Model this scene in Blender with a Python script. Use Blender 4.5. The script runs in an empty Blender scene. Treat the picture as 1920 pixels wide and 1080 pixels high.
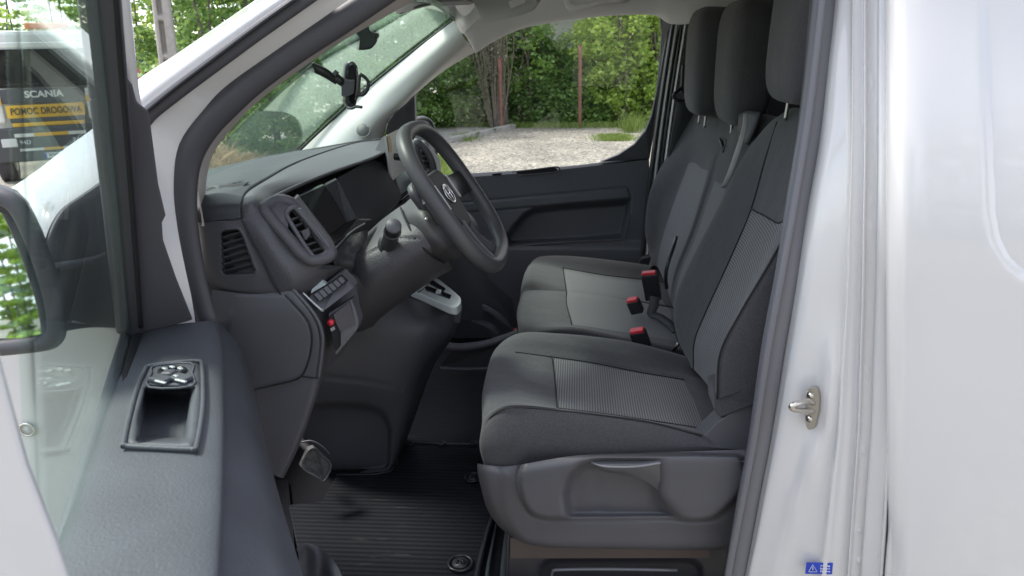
import bpy, bmesh, math, random
import numpy as np
from mathutils import Vector, Matrix

scene = bpy.context.scene
COL = scene.collection
R = math.radians
# ------------------------------------------------------------------ camera
F = 1390.0
CAM = np.array([0, -1.15, 1.64])
YAW, PIT, ROL = R(5.3), R(-17.5), R(1.6)
fw = np.array([-math.sin(YAW) * math.cos(PIT), math.cos(YAW) * math.cos(PIT), math.sin(PIT)])
rt = np.cross(fw, [0, 0, 1]); rt /= np.linalg.norm(rt)
up = np.cross(rt, fw)
rt, up = math.cos(ROL) * rt - math.sin(ROL) * up, math.sin(ROL) * rt + math.cos(ROL) * up
cd = bpy.data.cameras.new('camera'); cam = bpy.data.objects.new('camera', cd); COL.objects.link(cam)
cam.matrix_world = Matrix(((rt[0], up[0], -fw[0], CAM[0]), (rt[1], up[1], -fw[1], CAM[1]), (rt[2], up[2], -fw[2], CAM[2]), (0, 0, 0, 1)))
cd.sensor_width = 36; cd.lens = 36 * F / 1920; cd.clip_start = 0.02; cd.clip_end = 500
cd.dof.use_dof = True; cd.dof.focus_distance = 1.75; cd.dof.aperture_fstop = 9
scene.camera = cam
# ------------------------------------------------------------------ light
SUN_EL, SUN_AZ = R(54), R(283)       # azimuth measured clockwise from +Y
scene.view_settings.view_transform = 'Standard'; scene.view_settings.look = 'None'
scene.view_settings.exposure = EXPO = 1.17
scene.view_settings.gamma = 1
w = bpy.data.worlds.new('World'); scene.world = w; w.use_nodes = True
nt = w.node_tree; bg = nt.nodes['Background']; bg.inputs[1].default_value = 0.15
sky = nt.nodes.new('ShaderNodeTexSky'); sky.sky_type = 'NISHITA'; sky.sun_disc = False
sky.sun_elevation = SUN_EL; sky.sun_rotation = SUN_AZ
tc = nt.nodes.new('ShaderNodeTexCoord'); nz = nt.nodes.new('ShaderNodeTexNoise')
mp = nt.nodes.new('ShaderNodeMapping'); mp.inputs['Scale'].default_value = (1, 1, 2.2)
nz.inputs['Scale'].default_value = 1.7; nz.inputs['Detail'].default_value = 7; nz.inputs['Roughness'].default_value = .55
cr = nt.nodes.new('ShaderNodeValToRGB'); cr.color_ramp.elements[0].position = .40; cr.color_ramp.elements[1].position = .60
mx = nt.nodes.new('ShaderNodeMixRGB'); mx.inputs[2].default_value = (6.2, 6.1, 6.7, 1)
nt.links.new(tc.outputs['Generated'], mp.inputs[0]); nt.links.new(mp.outputs[0], nz.inputs['Vector'])
nt.links.new(nz.outputs[0], cr.inputs[0]); nt.links.new(cr.outputs[0], mx.inputs[0])
nt.links.new(sky.outputs[0], mx.inputs[1]); nt.links.new(mx.outputs[0], bg.inputs[0])
sd = bpy.data.lights.new('sun', 'SUN'); sd.energy = 2.3; sd.angle = R(12); sd.color = (1, .96, .9)
so = bpy.data.objects.new('sun', sd); COL.objects.link(so)
sdir = Vector((math.sin(SUN_AZ) * math.cos(SUN_EL), math.cos(SUN_AZ) * math.cos(SUN_EL), math.sin(SUN_EL)))
so.rotation_euler = (-sdir).to_track_quat('-Z', 'Y').to_euler()

# ------------------------------------------------------------------ unprojection: photo pixel -> point on a plane of the place
def rays(p):
    p = np.asarray(p, float)
    return fw + rt * ((p[..., 0:1] - 960) / F) + up * ((540 - p[..., 1:2]) / F)
def unA(p):            # p = (px, py, y)
    p = np.asarray(p, float); d = rays(p); t = (p[..., 2:3] - CAM[1]) / d[..., 1:2]; return CAM + d * t
def unZ(p):            # (px, py, z)
    p = np.asarray(p, float); d = rays(p); t = (p[..., 2:3] - CAM[2]) / d[..., 2:3]; return CAM + d * t
DA = R(64); D0 = np.array([-.766, -.005, 1.2]); DD = np.array([math.cos(DA), -math.sin(DA), 0]); DN = np.array([math.sin(DA), math.cos(DA), 0]); DK = .16
def unD(p):            # open door: plane leaning inwards above the belt, offset p[2] towards the cabin
    p = np.asarray(p, float); d = rays(p); n = DN - np.array([0, 0, DK])
    t = ((D0 - CAM) @ n + p[..., 2:3]) / (d @ n)[..., None]; return CAM + d * t
def unI(p): return np.asarray(p, float)
def V(px, py, y): return Vector(unA((px, py, y)))

# ------------------------------------------------------------------ materials
MATS = {}
def mat(name, col, rough=.5, metal=0, bump=None, coat=0, var=None, stripe=None, spec=.5, sheen=0, emis=0):
    if name in MATS: return MATS[name]
    m = bpy.data.materials.new(name); MATS[name] = m; m.use_nodes = True
    nt = m.node_tree; b = nt.nodes['Principled BSDF']
    b.inputs['Base Color'].default_value = (*col, 1); b.inputs['Roughness'].default_value = rough
    b.inputs['Metallic'].default_value = metal; b.inputs['Coat Weight'].default_value = coat; b.inputs['Coat Roughness'].default_value = .06
    b.inputs['Specular IOR Level'].default_value = spec; b.inputs['Sheen Weight'].default_value = sheen
    tc = nt.nodes.new('ShaderNodeTexCoord')
    cur = None
    if var:            # (scale, amount, second colour)
        n = nt.nodes.new('ShaderNodeTexNoise'); n.inputs['Scale'].default_value = var[0]; n.inputs['Detail'].default_value = 8
        r = nt.nodes.new('ShaderNodeValToRGB'); r.color_ramp.elements[0].position = .5 - var[1]; r.color_ramp.elements[1].position = .5 + var[1]
        r.color_ramp.elements[0].color = (*col, 1); r.color_ramp.elements[1].color = (*var[2], 1)
        nt.links.new(tc.outputs['Object'], n.inputs['Vector']); nt.links.new(n.outputs[0], r.inputs[0]); cur = r.outputs[0]
        nt.links.new(cur, b.inputs['Base Color'])
        rr = nt.nodes.new('ShaderNodeMapRange'); rr.inputs['To Min'].default_value = rough - .06; rr.inputs['To Max'].default_value = min(1, rough + .1)
        nt.links.new(n.outputs[0], rr.inputs[0]); nt.links.new(rr.outputs[0], b.inputs['Roughness'])
    hs = []
    if stripe:         # (direction xyz, period m, colour, share)
        d, per, c2, sh = stripe
        dv = nt.nodes.new('ShaderNodeVectorMath'); dv.operation = 'DOT_PRODUCT'; dv.inputs[1].default_value = d
        nt.links.new(tc.outputs['Object'], dv.inputs[0])
        k = nt.nodes.new('ShaderNodeMath'); k.operation = 'MULTIPLY'; k.inputs[1].default_value = 2 * math.pi / per; nt.links.new(dv.outputs['Value'], k.inputs[0])
        s = nt.nodes.new('ShaderNodeMath'); s.operation = 'SINE'; nt.links.new(k.outputs[0], s.inputs[0])
        mr = nt.nodes.new('ShaderNodeMapRange'); mr.inputs[1].default_value = -.6; mr.inputs[2].default_value = .6; nt.links.new(s.outputs[0], mr.inputs[0])
        mm = nt.nodes.new('ShaderNodeMixRGB'); mm.inputs[2].default_value = (*c2, 1)
        if cur: nt.links.new(cur, mm.inputs[1])
        else: mm.inputs[1].default_value = (*col, 1)
        nt.links.new(mr.outputs[0], mm.inputs[0]); nt.links.new(mm.outputs[0], b.inputs['Base Color'])
        hs.append((mr.outputs[0], .25, .001))
    if bump:           # list of (scale, strength, distance)
        for (sc, st, di) in bump:
            n = nt.nodes.new('ShaderNodeTexNoise'); n.inputs['Scale'].default_value = sc; n.inputs['Detail'].default_value = 3
            nt.links.new(tc.outputs['Object'], n.inputs['Vector']); hs.append((n.outputs[0], st, di))
    prev = None
    for (o, st, di) in hs:
        bm = nt.nodes.new('ShaderNodeBump'); bm.inputs['Strength'].default_value = st; bm.inputs['Distance'].default_value = di
        nt.links.new(o, bm.inputs['Height'])
        if prev: nt.links.new(prev, bm.inputs['Normal'])
        prev = bm.outputs[0]
    if prev: nt.links.new(prev, b.inputs['Normal'])
    if emis: b.inputs['Emission Color'].default_value = (*col, 1); b.inputs['Emission Strength'].default_value = emis
    return m
def glass(name, tint, refl=1.0, ior=1.5):
    m = bpy.data.materials.new(name); m.use_nodes = True; nt = m.node_tree; nt.nodes.clear()
    o = nt.nodes.new('ShaderNodeOutputMaterial'); t = nt.nodes.new('ShaderNodeBsdfTransparent'); t.inputs[0].default_value = (*tint, 1)
    g = nt.nodes.new('ShaderNodeBsdfGlossy'); g.inputs['Roughness'].default_value = .004; g.inputs[0].default_value = (.9, 1, .93, 1)
    x = nt.nodes.new('ShaderNodeMixShader'); ge = nt.nodes.new('ShaderNodeNewGeometry'); dt = nt.nodes.new('ShaderNodeVectorMath'); dt.operation = 'DOT_PRODUCT'
    nt.links.new(ge.outputs['Normal'], dt.inputs[0]); nt.links.new(ge.outputs['Incoming'], dt.inputs[1])
    def mth(op, a, b_=None):
        q = nt.nodes.new('ShaderNodeMath'); q.operation = op
        for i, v in enumerate((a, b_)):
            if v is None: continue
            if isinstance(v, (int, float)): q.inputs[i].default_value = v
            else: nt.links.new(v, q.inputs[i])
        return q.outputs[0]
    k = mth('ABSOLUTE', dt.outputs['Value']); k = mth('SUBTRACT', 1.0, k); k = mth('POWER', k, 5.0); k = mth('MULTIPLY', k, .96); k = mth('ADD', k, .04); k = mth('MULTIPLY', k, refl)
    class _f: outputs = [k]
    f = _f
    nt.links.new(f.outputs[0], x.inputs[0]); nt.links.new(t.outputs[0], x.inputs[1]); nt.links.new(g.outputs[0], x.inputs[2]); nt.links.new(x.outputs[0], o.inputs[0])
    MATS[name] = m; return m
WHITE = mat('white_paint', (.62, .615, .61), .3, coat=1, bump=[(3, .04, .02)], var=(2.5, .3, (.645, .64, .635)))
BLK = mat('black_plastic', (.058, .058, .066), .48, bump=[(900, .35, .0006)], var=(6, .3, (.066, .066, .075)))
BLK2 = mat('charcoal_plastic', (.078, .077, .084), .46, bump=[(700, .4, .0007)], var=(5, .3, (.090, .089, .10)))
LEDGE = mat('grey_door_plastic', (.056, .059, .066), .55, bump=[(300, .55, .0014)], var=(9, .25, (.076, .082, .094)))
SMOOTH = mat('smooth_black', (.02, .021, .024), .3)
GLOSS = mat('piano_black', (.006, .006, .008), .06)
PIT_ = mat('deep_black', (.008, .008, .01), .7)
RUB = mat('rubber_seal', (.05, .05, .058), .5, bump=[(300, .2, .0008)])
RUBL = mat('grey_rubber_seal', (.15, .15, .165), .48, bump=[(260, .2, .0008)])
MATR = mat('rubber_mat', (.013, .014, .017), .42, bump=[(500, .25, .0008)], var=(7, .22, (.035, .037, .042)))
TRIM = mat('light_pillar_trim', (.74, .72, .68), .6, bump=[(800, .2, .0005)])
BEIGE = mat('beige_pillar_trim', (.42, .38, .36), .6, bump=[(800, .2, .0005)])
HEAD = mat('headliner_fabric', (.78, .77, .76), .9, bump=[(900, .4, .0008)])
FAB = mat('dark_seat_fabric', (.044, .043, .047), .85, bump=[(1100, .7, .0009), (16, .3, .012)], var=(420, .16, (.074, .073, .078)), sheen=.15)
INS = mat('striped_seat_fabric', (.06, .06, .062), .85, bump=[(1200, .5, .0006), (16, .2, .01)], stripe=((1, 0, 0), .0054, (.18, .176, .176), .5), sheen=.15)
INSB = mat('striped_back_fabric', (.07, .07, .073), .85, bump=[(1200, .5, .0006), (16, .2, .01)], stripe=((.25, 0, -1), .0056, (.185, .183, .187), .5), sheen=.15)
INS2 = mat('bench_insert_fabric', (.12, .12, .126), .85, bump=[(1200, .5, .0006)], var=(700, .15, (.17, .17, .177)), sheen=.1)
SILV = mat('satin_silver', (.55, .57, .56), .35, metal=.6)
STEEL = mat('steel', (.62, .59, .54), .25, metal=1)
DSTEEL = mat('striker_plate_steel', (.36, .35, .33), .35, metal=1)
CHROME = mat('chrome', (.85, .85, .86), .12, metal=1)
DKW = mat('bulkhead_black', (.012, .014, .02), .8)
REDP = mat('red_button', (.65, .03, .05), .4)
BLUE = mat('blue_sticker', (.01, .05, .45), .35)
WPRT = mat('white_print', (.75, .78, .85), .5)
BANDF = mat('plain_band_fabric', (.095, .094, .098), .85, bump=[(1100, .7, .0009), (16, .25, .012)], var=(420, .16, (.14, .138, .143)), sheen=.15)
BELT = mat('belt_webbing', (.05, .052, .055), .7, bump=[(900, .5, .0006)])
BELTL = mat('grey_belt_webbing', (.42, .42, .41), .6, bump=[(900, .5, .0006)])
MIRR = mat('mirror_glass', (.8, .85, .85), .02, metal=1)
GWS = glass('windscreen_glass', (.90, .965, .92), .5)
GDR = glass('door_glass', (.92, .97, .945), .62)
GFD = glass('clear_glass', (.98, .99, .98), .6)

# ------------------------------------------------------------------ object helpers
OFF = {}
def link(o, parent=None):
    COL.objects.link(o)
    if parent is not None:
        o.parent = parent
        if parent.name in OFF: o.matrix_parent_inverse = Matrix.Translation(-OFF[parent.name])
    return o
def thing(name, label, cat, loc, group=None):
    o = bpy.data.objects.new(name, None); COL.objects.link(o); o.location = loc; o.empty_display_size = .1
    OFF[o.name] = Vector(loc); tag(o, label, cat, group); return o
def tag(o, label, cat=None, group=None, kind=None):
    if label: o['label'] = label
    if cat: o['category'] = cat
    if group: o['group'] = group
    if kind: o['kind'] = kind
    return o
def raw(name, verts, faces, m, parent=None, smooth=True, bevel=0, sub=0, solid=0, mi=None, seg=2, offset=-1):
    me = bpy.data.meshes.new(name); me.from_pydata([tuple(map(float, v)) for v in verts], [], [tuple(int(i) for i in f) for f in faces])
    ms = m if isinstance(m, (list, tuple)) else [m]
    for x in ms: me.materials.append(x)
    if mi is not None: me.polygons.foreach_set('material_index', np.asarray(mi, dtype=np.int32))
    if smooth: me.polygons.foreach_set('use_smooth', [True] * len(me.polygons))
    me.update(); o = bpy.data.objects.new(name, me); link(o, parent)
    if solid:
        md = o.modifiers.new('s', 'SOLIDIFY'); md.thickness = solid; md.offset = offset
    if bevel:
        md = o.modifiers.new('b', 'BEVEL'); md.width = bevel; md.segments = seg; md.limit_method = 'ANGLE'; md.angle_limit = R(35)
        md.harden_normals = False
    if sub:
        md = o.modifiers.new('u', 'SUBSURF'); md.levels = sub; md.render_levels = sub
    return o
def upm(n, k):
    """Catmull-Rom upsampling matrix for n points, k steps per interval"""
    rows = []
    for i in range(n - 1):
        for s in range(k):
            rows.append((i, s / k))
    rows.append((n - 2, 1.0))
    M = np.zeros((len(rows), n))
    for r, (i, t) in enumerate(rows):
        w = (-.5 * t + t * t - .5 * t ** 3, 1 - 2.5 * t * t + 1.5 * t ** 3, .5 * t + 2 * t * t - 1.5 * t ** 3, -.5 * t * t + .5 * t ** 3)
        for q, ww in zip((i - 1, i, i + 1, i + 2), w):
            if q < 0: M[r, 0] += 2 * ww; M[r, 1] -= ww
            elif q > n - 1: M[r, n - 1] += 2 * ww; M[r, n - 2] -= ww
            else: M[r, q] += ww
    return M
def patch(name, rows, m, parent=None, k=6, kv=None, un=unA, disp=None, dax=2, solid=0, mf=None, flip=False, bevel=0, sub=0, offset=-1, close=False):
    """smooth surface through a net of control points; disp(px,py) shifts the third coordinate; mf(i,j)->material of a control cell"""
    P = np.array(rows, float); kv = kv or k
    if close: P = np.concatenate([P, P[:, :1]], 1)
    U = upm(P.shape[0], k); W = upm(P.shape[1], kv)
    Q = np.einsum('ai,bj,ijc->abc', U, W, P)
    if disp is not None: Q[..., dax] += disp(Q[..., 0], Q[..., 1])
    X = un(Q); a, b = X.shape[:2]
    idx = np.arange(a * b).reshape(a, b)
    f = np.stack([idx[:-1, :-1], idx[1:, :-1], idx[1:, 1:], idx[:-1, 1:]], -1).reshape(-1, 4)
    if flip: f = f[:, ::-1]
    mi = None
    if mf:
        mi = [mf(i // k, j // kv) for i in range(a - 1) for j in range(b - 1)]
    return raw(name, X.reshape(-1, 3), f, m, parent, True, bevel, sub, solid, mi, offset=offset)
def rnd(pts, r, n=4):
    """round the corners of a 2-D/3-D polygon"""
    P = [np.array(p, float) for p in pts]; out = []
    for i, p in enumerate(P):
        a, b = P[i - 1], P[(i + 1) % len(P)]
        da, db = a - p, b - p; la, lb = np.linalg.norm(da), np.linalg.norm(db)
        rr = min(r, la * .45, lb * .45); A = p + da / la * rr; B = p + db / lb * rr
        for t in np.linspace(0, 1, n + 1): out.append((1 - t) ** 2 * A + 2 * t * (1 - t) * p + t * t * B)
    return out
def plate(name, pts, m, parent=None, depth=(0, .01, 0), un=unA, bevel=.0015, r=0, seg=2):
    """polygon through points, given a real thickness along depth"""
    if r: pts = rnd(pts, r)
    A = un(np.array(pts, float)); d = np.array(depth, float); n = len(A)
    vs = list(A) + list(A + d)
    fs = [list(range(n)), list(range(2 * n - 1, n - 1, -1))] + [[i + n, (i + 1) % n + n, (i + 1) % n, i] for i in range(n)]
    o = raw(name, vs, fs, m, parent, False, bevel, seg=seg)
    fixn(o); return o
def fixn(o):
    bm = bmesh.new(); bm.from_mesh(o.data); bmesh.ops.recalc_face_normals(bm, faces=bm.faces); bm.to_mesh(o.data); bm.free()
def cr_path(pts, k=8):
    P = np.array(pts, float); return upm(len(P), k) @ P
def tube(name, pts, rad, m, parent=None, un=unA, k=8, n=14, closed=False, prof=None, upv=None, caps=True, smooth=True):
    """sweep along a smooth path; rad number or list; prof list of (a,b) in the section frame"""
    P = np.array(pts, float)
    if closed: P = np.concatenate([P[-1:], P, P[:2]])
    R_ = np.array(rad if hasattr(rad, '__len__') else [rad] * len(pts), float)
    if closed: R_ = np.concatenate([R_[-1:], R_, R_[:2]])
    M = upm(len(P), k) if len(P) > 2 or not closed else None
    Q = un(M @ P); rr = M @ R_
    if closed: Q = Q[k:-k - 1 + 0]; rr = rr[k:-k - 1 + 0]
    N = len(Q)
    T = np.roll(Q, -1, 0) - np.roll(Q, 1, 0)
    if not closed: T[0] = Q[1] - Q[0]; T[-1] = Q[-1] - Q[-2]
    T /= np.linalg.norm(T, axis=1)[:, None]
    ref = np.array(upv if upv is not None else (0, -1, 0), float)
    if abs(ref @ T[0]) > .95 and upv is None: ref = np.array([0, 0, 1.])
    if prof is None: prof = [(math.cos(2 * math.pi * i / n), math.sin(2 * math.pi * i / n)) for i in range(n)]
    n = len(prof); vs = []; prev = ref
    for i in range(N):
        a = (ref if upv is not None else prev); a = a - T[i] * (a @ T[i]); a /= max(1e-9, np.linalg.norm(a)); prev = a
        b = np.cross(T[i], a)
        for (p, q) in prof: vs.append(Q[i] + (a * q + b * p) * rr[i])
    fs = []
    for i in range(N if closed else N - 1):
        for j in range(n):
            i2 = (i + 1) % N
            fs.append([i * n + j, i * n + (j + 1) % n, i2 * n + (j + 1) % n, i2 * n + j])
    if caps and not closed: fs += [list(range(n - 1, -1, -1)), list(range((N - 1) * n, N * n))]
    o = raw(name, vs, fs, m, parent, smooth); fixn(o); return o
def box(name, c, s, m, parent=None, rot=None, bevel=.003, seg=2):
    c = np.array(c, float); M3 = np.array(rot) if rot is not None else np.eye(3)
    vs = [c + M3 @ (np.array([x, y, z]) * np.array(s) / 2) for x in (-1, 1) for y in (-1, 1) for z in (-1, 1)]
    fs = [(0, 1, 3, 2), (4, 6, 7, 5), (0, 4, 5, 1), (2, 3, 7, 6), (0, 2, 6, 4), (1, 5, 7, 3)]
    return raw(name, vs, fs, m, parent, False, bevel, seg=seg)
def frame3(x, z):      # rotation matrix from an x axis and an approximate z axis
    x = np.array(x, float); x /= np.linalg.norm(x); z = np.array(z, float); y = np.cross(z, x); y /= np.linalg.norm(y); z = np.cross(x, y)
    return np.stack([x, y, z], 1)
def rotm(ax, a): return np.array(Matrix.Rotation(a, 3, ax))
def text(name, s, o0, xd, yd, h, m, parent=None, depth=.0006, align='CENTER', bold=0, width=None):
    cu = bpy.data.curves.new(name, 'FONT'); cu.body = s; cu.size = h * 1.4; cu.extrude = depth; cu.align_x = align; cu.align_y = 'CENTER'; cu.offset = bold
    ob = bpy.data.objects.new(name, cu); COL.objects.link(ob)
    dg = bpy.context.evaluated_depsgraph_get(); me = bpy.data.meshes.new_from_object(ob.evaluated_get(dg)); bpy.data.objects.remove(ob)
    co = np.zeros(len(me.vertices) * 3); me.vertices.foreach_get('co', co); co = co.reshape(-1, 3)
    if width and len(co): co[:, 0] *= width / max(1e-6, np.ptp(co[:, 0]))
    xd = np.array(xd, float); xd /= np.linalg.norm(xd); yd = np.array(yd, float); yd -= xd * (yd @ xd); yd /= np.linalg.norm(yd); zd = np.cross(xd, yd)
    X = np.array(o0, float) + co @ np.stack([xd, yd, zd])
    me.vertices.foreach_set('co', X.reshape(-1)); me.materials.clear(); me.materials.append(m); me.update()
    o = bpy.data.objects.new(name, me); return link(o, parent)
def dline(px, py, pts):     # distance to a polyline, in pixels
    d = np.full(np.shape(px), 1e9)
    for a, b in zip(pts[:-1], pts[1:]):
        ax, ay, bx, by = a[0], a[1], b[0], b[1]; L = (bx - ax) ** 2 + (by - ay) ** 2 + 1e-9
        t = np.clip(((px - ax) * (bx - ax) + (py - ay) * (by - ay)) / L, 0, 1)
        d = np.minimum(d, np.hypot(px - ax - t * (bx - ax), py - ay - t * (by - ay)))
    return d
def sdf(px, py, poly):      # signed distance, negative inside
    poly = [tuple(p[:2]) for p in poly]; d = dline(px, py, poly + [poly[0]]); ins = np.zeros(np.shape(px), bool)
    for a, b in zip(poly, poly[1:] + poly[:1]):
        c = ((a[1] > py) != (b[1] > py)); xx = (b[0] - a[0]) * (py - a[1]) / (b[1] - a[1] + 1e-12) + a[0]; ins ^= (c & (px < xx))
    return np.where(ins, -d, d)
def sm(x, a, b):
    t = np.clip((x - a) / (b - a), 0, 1); return t * t * (3 - 2 * t)
# ================================================================== THE VAN
van = thing('delivery_van', 'white delivery van seen through its open front door, dark grey cabin with three seats', 'van', (0, .95, 0))
def ysh(px, py): return .095 * sm(560 - py, 0, 700) ** 1.3
# ---- white side of the body with the door jamb
RW = [-230, -60, 120, 270, 400, 540, 670, 800, 900, 1000, 1060, 1130]
def col(v, y):   # px at -60,270,540,800,1000,1130
    return [(float(np.interp(p, [-60, 270, 540, 800, 1000, 1130], v)), p, y) for p in RW]
cols = [col((1556, 1530, 1480, 1436, 1398, 1372), .085), col((1571, 1543, 1497, 1454, 1416, 1388), .055), col((1579, 1558, 1514, 1472, 1434, 1407), .040),
        col((1596, 1592, 1580, 1558, 1530, 1510), .022), col((1599, 1597, 1588, 1573, 1552, 1536), .008), col((1603, 1602, 1597, 1586, 1568, 1556), .013), col((1618, 1618, 1613, 1605, 1591, 1581), .015),
        col((1621, 1621, 1617, 1609, 1595, 1586), .004), col((1625, 1625, 1621, 1613, 1599, 1590), .008), col((1628, 1628, 1624, 1616, 1602, 1593), .016),
        col((1645, 1645, 1641, 1632, 1618, 1609), .016), col((1649, 1649, 1645, 1636, 1622, 1613), .006), col((1671, 1672, 1671, 1663, 1651, 1643), -.002),
        col((1675, 1676, 1675, 1667, 1655, 1647), -.010), col((1681, 1682, 1681, 1674, 1661, 1652), -.010), col((1684, 1685, 1684, 1677, 1664, 1655), .004)]
def jamb(px, py):
    d = ysh(px, py)
    c = np.interp(py, [600, 700, 800, 900, 1000, 1130], [1560, 1560, 1545, 1515, 1478, 1440])
    d = d - .014 * np.exp(-((px - c) / 15) ** 2) * sm(py, 560, 760) * (px < 1600)
    d = d + .010 * np.exp(-((px - 1531) ** 2 / 300 + (py - 765) ** 2 / 4200))
    for y0 in (10, 158, 376, 432, 700, 845, 995, 1052): d = d - .005 * np.exp(-((px - np.interp(py, [0, 540, 1000], [1637, 1633, 1611])) ** 2 / 16 + (py - y0) ** 2 / 16))
    return d
rows = [[c[i] for c in cols] for i in range(len(RW))]
body = patch('body', rows, WHITE, van, k=14, kv=6, disp=jamb)
tag(body, 'white painted body side with bare door jamb')
def stamp(px, py):
    pl = [(1820, -80), (1824, 60), (1829, 200), (1835, 330), (1838, 400), (1848, 450), (1868, 488), (1895, 512), (1930, 524), (3000, 560), (3050, 450), (3000, -80)]
    s = sdf(px, py, pl)
    return ysh(px, py) + .006 * sm(-s, -8, 12) + .0022 * np.sin(py / 190.) * sm(px, 1700, 1800) + .014 * sm(1694 - px, 0, 9)
sd_ = patch('sliding_door', [[(float(np.interp(p, [-60, 540, 800, 1000, 1130], [1686, 1687, 1678, 1663, 1653])), p, -.018), (1700, p, -.022), (1760, p, -.024), (1900, p, -.024), (2080, p, -.024), (2600, p, -.024), (3300, p, -.024), (4200, p, -.02)] for p in (-230, -80, 0, 150, 300, 450, 600, 800, 950, 1140, 1500)], WHITE, van, k=20, kv=30, disp=stamp, solid=.02, offset=1)
tag(sd_, 'white sliding side door with a pressed panel')
# lower sill and the side below the frame
SX0, SX1 = -.74, .40
patch('door_sill', [[(-1.0, -.05, .12), (.45, -.05, .12)], [(-1.0, -.03, .36), (.45, -.03, .36)], [(-1.0, .01, .46), (.45, .01, .46)], [(-1.0, .07, .50), (.45, .07, .50)], [(-1.0, .12, .49), (.45, .12, .49)]], WHITE, van, un=unI)
# striker
st = plate('door_striker', [(1513, 727, .012), (1530, 724, .012), (1536, 742, .012), (1535, 770, .012), (1527, 805, .012), (1514, 807, .012), (1508, 790, .012), (1510, 745, .012)], DSTEEL, body, depth=(.006, .006, 0), r=8)
def yj(px, py): return float(.012)
tube('striker_loop', [(1527, 757, .02), (1515, 752, -.004), (1495, 757, -.022), (1484, 762, -.026), (1490, 768, -.022), (1512, 771, -.004), (1527, 770, .02)], .0048, STEEL, st, n=10)
for q, (a, b) in enumerate([(1521, 741), (1519, 785)]):
    c = unA((a, b, .008)); tube('screw', [tuple(c), tuple(c + np.array([-.003, -.004, 0]))], .0052, STEEL, st, un=unI, n=8)
# sticker
sk = plate('warning_sticker', [(1512, 1055, .0085), (1562, 1056, .0085), (1560, 1077, .0085), (1510, 1076, .0085)], BLUE, body, depth=(0, .0012, 0), bevel=0)
tag(sk, 'small blue warning sticker')
tube('warning_triangle', [(1516, 1072, .0075), (1524, 1059, .0075), (1532, 1072, .0075), (1516, 1072, .0075)], .0006, WPRT, sk, k=1, n=6)
tube('exclamation_mark', [(1524, 1063, .0075), (1524, 1069, .0075)], .0007, WPRT, sk, n=6)
for q, s in enumerate(['Airbag', 'System', 'Serwis']):
    text('sticker_text', s, unA((1547, 1061 + q * 5.2, .0078)), (1, 0, 0), (0, 0, 1), .0028, WPRT, sk, width=.017)

# ---- near windscreen pillar, jamb, seals
patch('windscreen_pillar', [[(215, 420, .16), (236, 420, .02), (262, 420, .0)], [(225, 300, .16), (243, 300, .02), (266, 300, .0)], [(238, 200, .16), (250, 205, .03), (268, 212, .012)], [(249, 158, .14), (258, 178, .03), (276, 200, .018)],
      [(328, 103, .14), (335, 120, .03), (349, 143, .018)], [(400, 54, .14), (408, 68, .03), (426, 86, .018)], [(480, -1, .14), (492, 10, .03), (512, 24, .018)], [(570, -62, .14), (582, -50, .03), (604, -36, .018)]],
      WHITE, van, k=5, kv=7)
tube('pillar_seal', [(262, 330, .012), (264, 250, .012), (277, 217, .012), (322, 179, .012), (380, 135, .012), (430, 98, .012), (480, 61, .012), (545, 15, .012), (620, -38, .012)], [.0125] * 9, RUB, van, upv=(0, -1, 0), prof=[(math.cos(t) * 1.02, math.sin(t) * .55) for t in np.linspace(0, 2 * math.pi, 14)[:-1]])
tube('seal_lip', [(268, 214, .0), (322, 170, .0), (380, 126, .0), (480, 51, .0), (560, -6, .0)], .0032, SMOOTH, van, n=8)
patch('door_frame_jamb', [[(280, 640, .0), (330, 640, .03), (372, 640, .05)], [(285, 540, .0), (325, 540, .03), (356, 540, .05)], [(278, 430, .0), (305, 430, .025), (334, 430, .05)], [(268, 330, .0), (295, 335, .025), (326, 350, .05)], [(268, 235, .008), (302, 250, .028), (336, 270, .05)],
      [(322, 190, .012), (352, 194, .028), (384, 203, .05)], [(378, 146, .012), (402, 150, .028), (428, 158, .05)], [(478, 74, .012), (498, 80, .028), (524, 90, .05)], [(588, -8, .012), (612, -6, .028), (650, 2, .05)], [(680, -70, .012), (700, -66, .028), (730, -60, .05)]],
      WHITE, van, k=5, kv=6)
sec = [(math.cos(t) * (1 if math.sin(t) < .3 else .9), math.sin(t) * .62) for t in np.linspace(0, 2 * math.pi, 20)[:-1]]
tube('door_seal', [(420, 700, .06), (390, 605, .06), (366, 520, .06), (349, 420, .06), (346, 345, .06), (356, 288, .06), (385, 237, .06), (425, 195, .06), (478, 148, .06), (555, 92, .06), (640, 38, .06), (705, -5, .06), (790, -60, .06)],
     [.019, .019, .020, .021, .0225, .0235, .024, .0235, .0225, .022, .021, .020, .019], RUB, van, prof=sec, upv=(0, -1, 0))
tube('door_seal', [(1552, -50, .15), (1546, 10, .143), (1527, 200, .115), (1500, 365, .09), (1477, 510, .07), (1450, 650, .062), (1424, 823, .06), (1402, 940, .06), (1382, 1055, .06), (1366, 1140, .06)],
     [.0185, .019, .020, .0205, .0205, .020, .0195, .0195, .0195, .0195], RUBL, van, prof=sec, upv=(0, -1, 0))
tube('seal_lip', [(1546, -50, .13), (1540, 10, .12), (1518, 200, .095), (1492, 365, .07), (1466, 510, .05), (1440, 650, .042), (1413, 823, .04), (1391, 940, .04), (1368, 1060, .04), (1355, 1140, .04)], .0065, RUBL, van, n=10)
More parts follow.
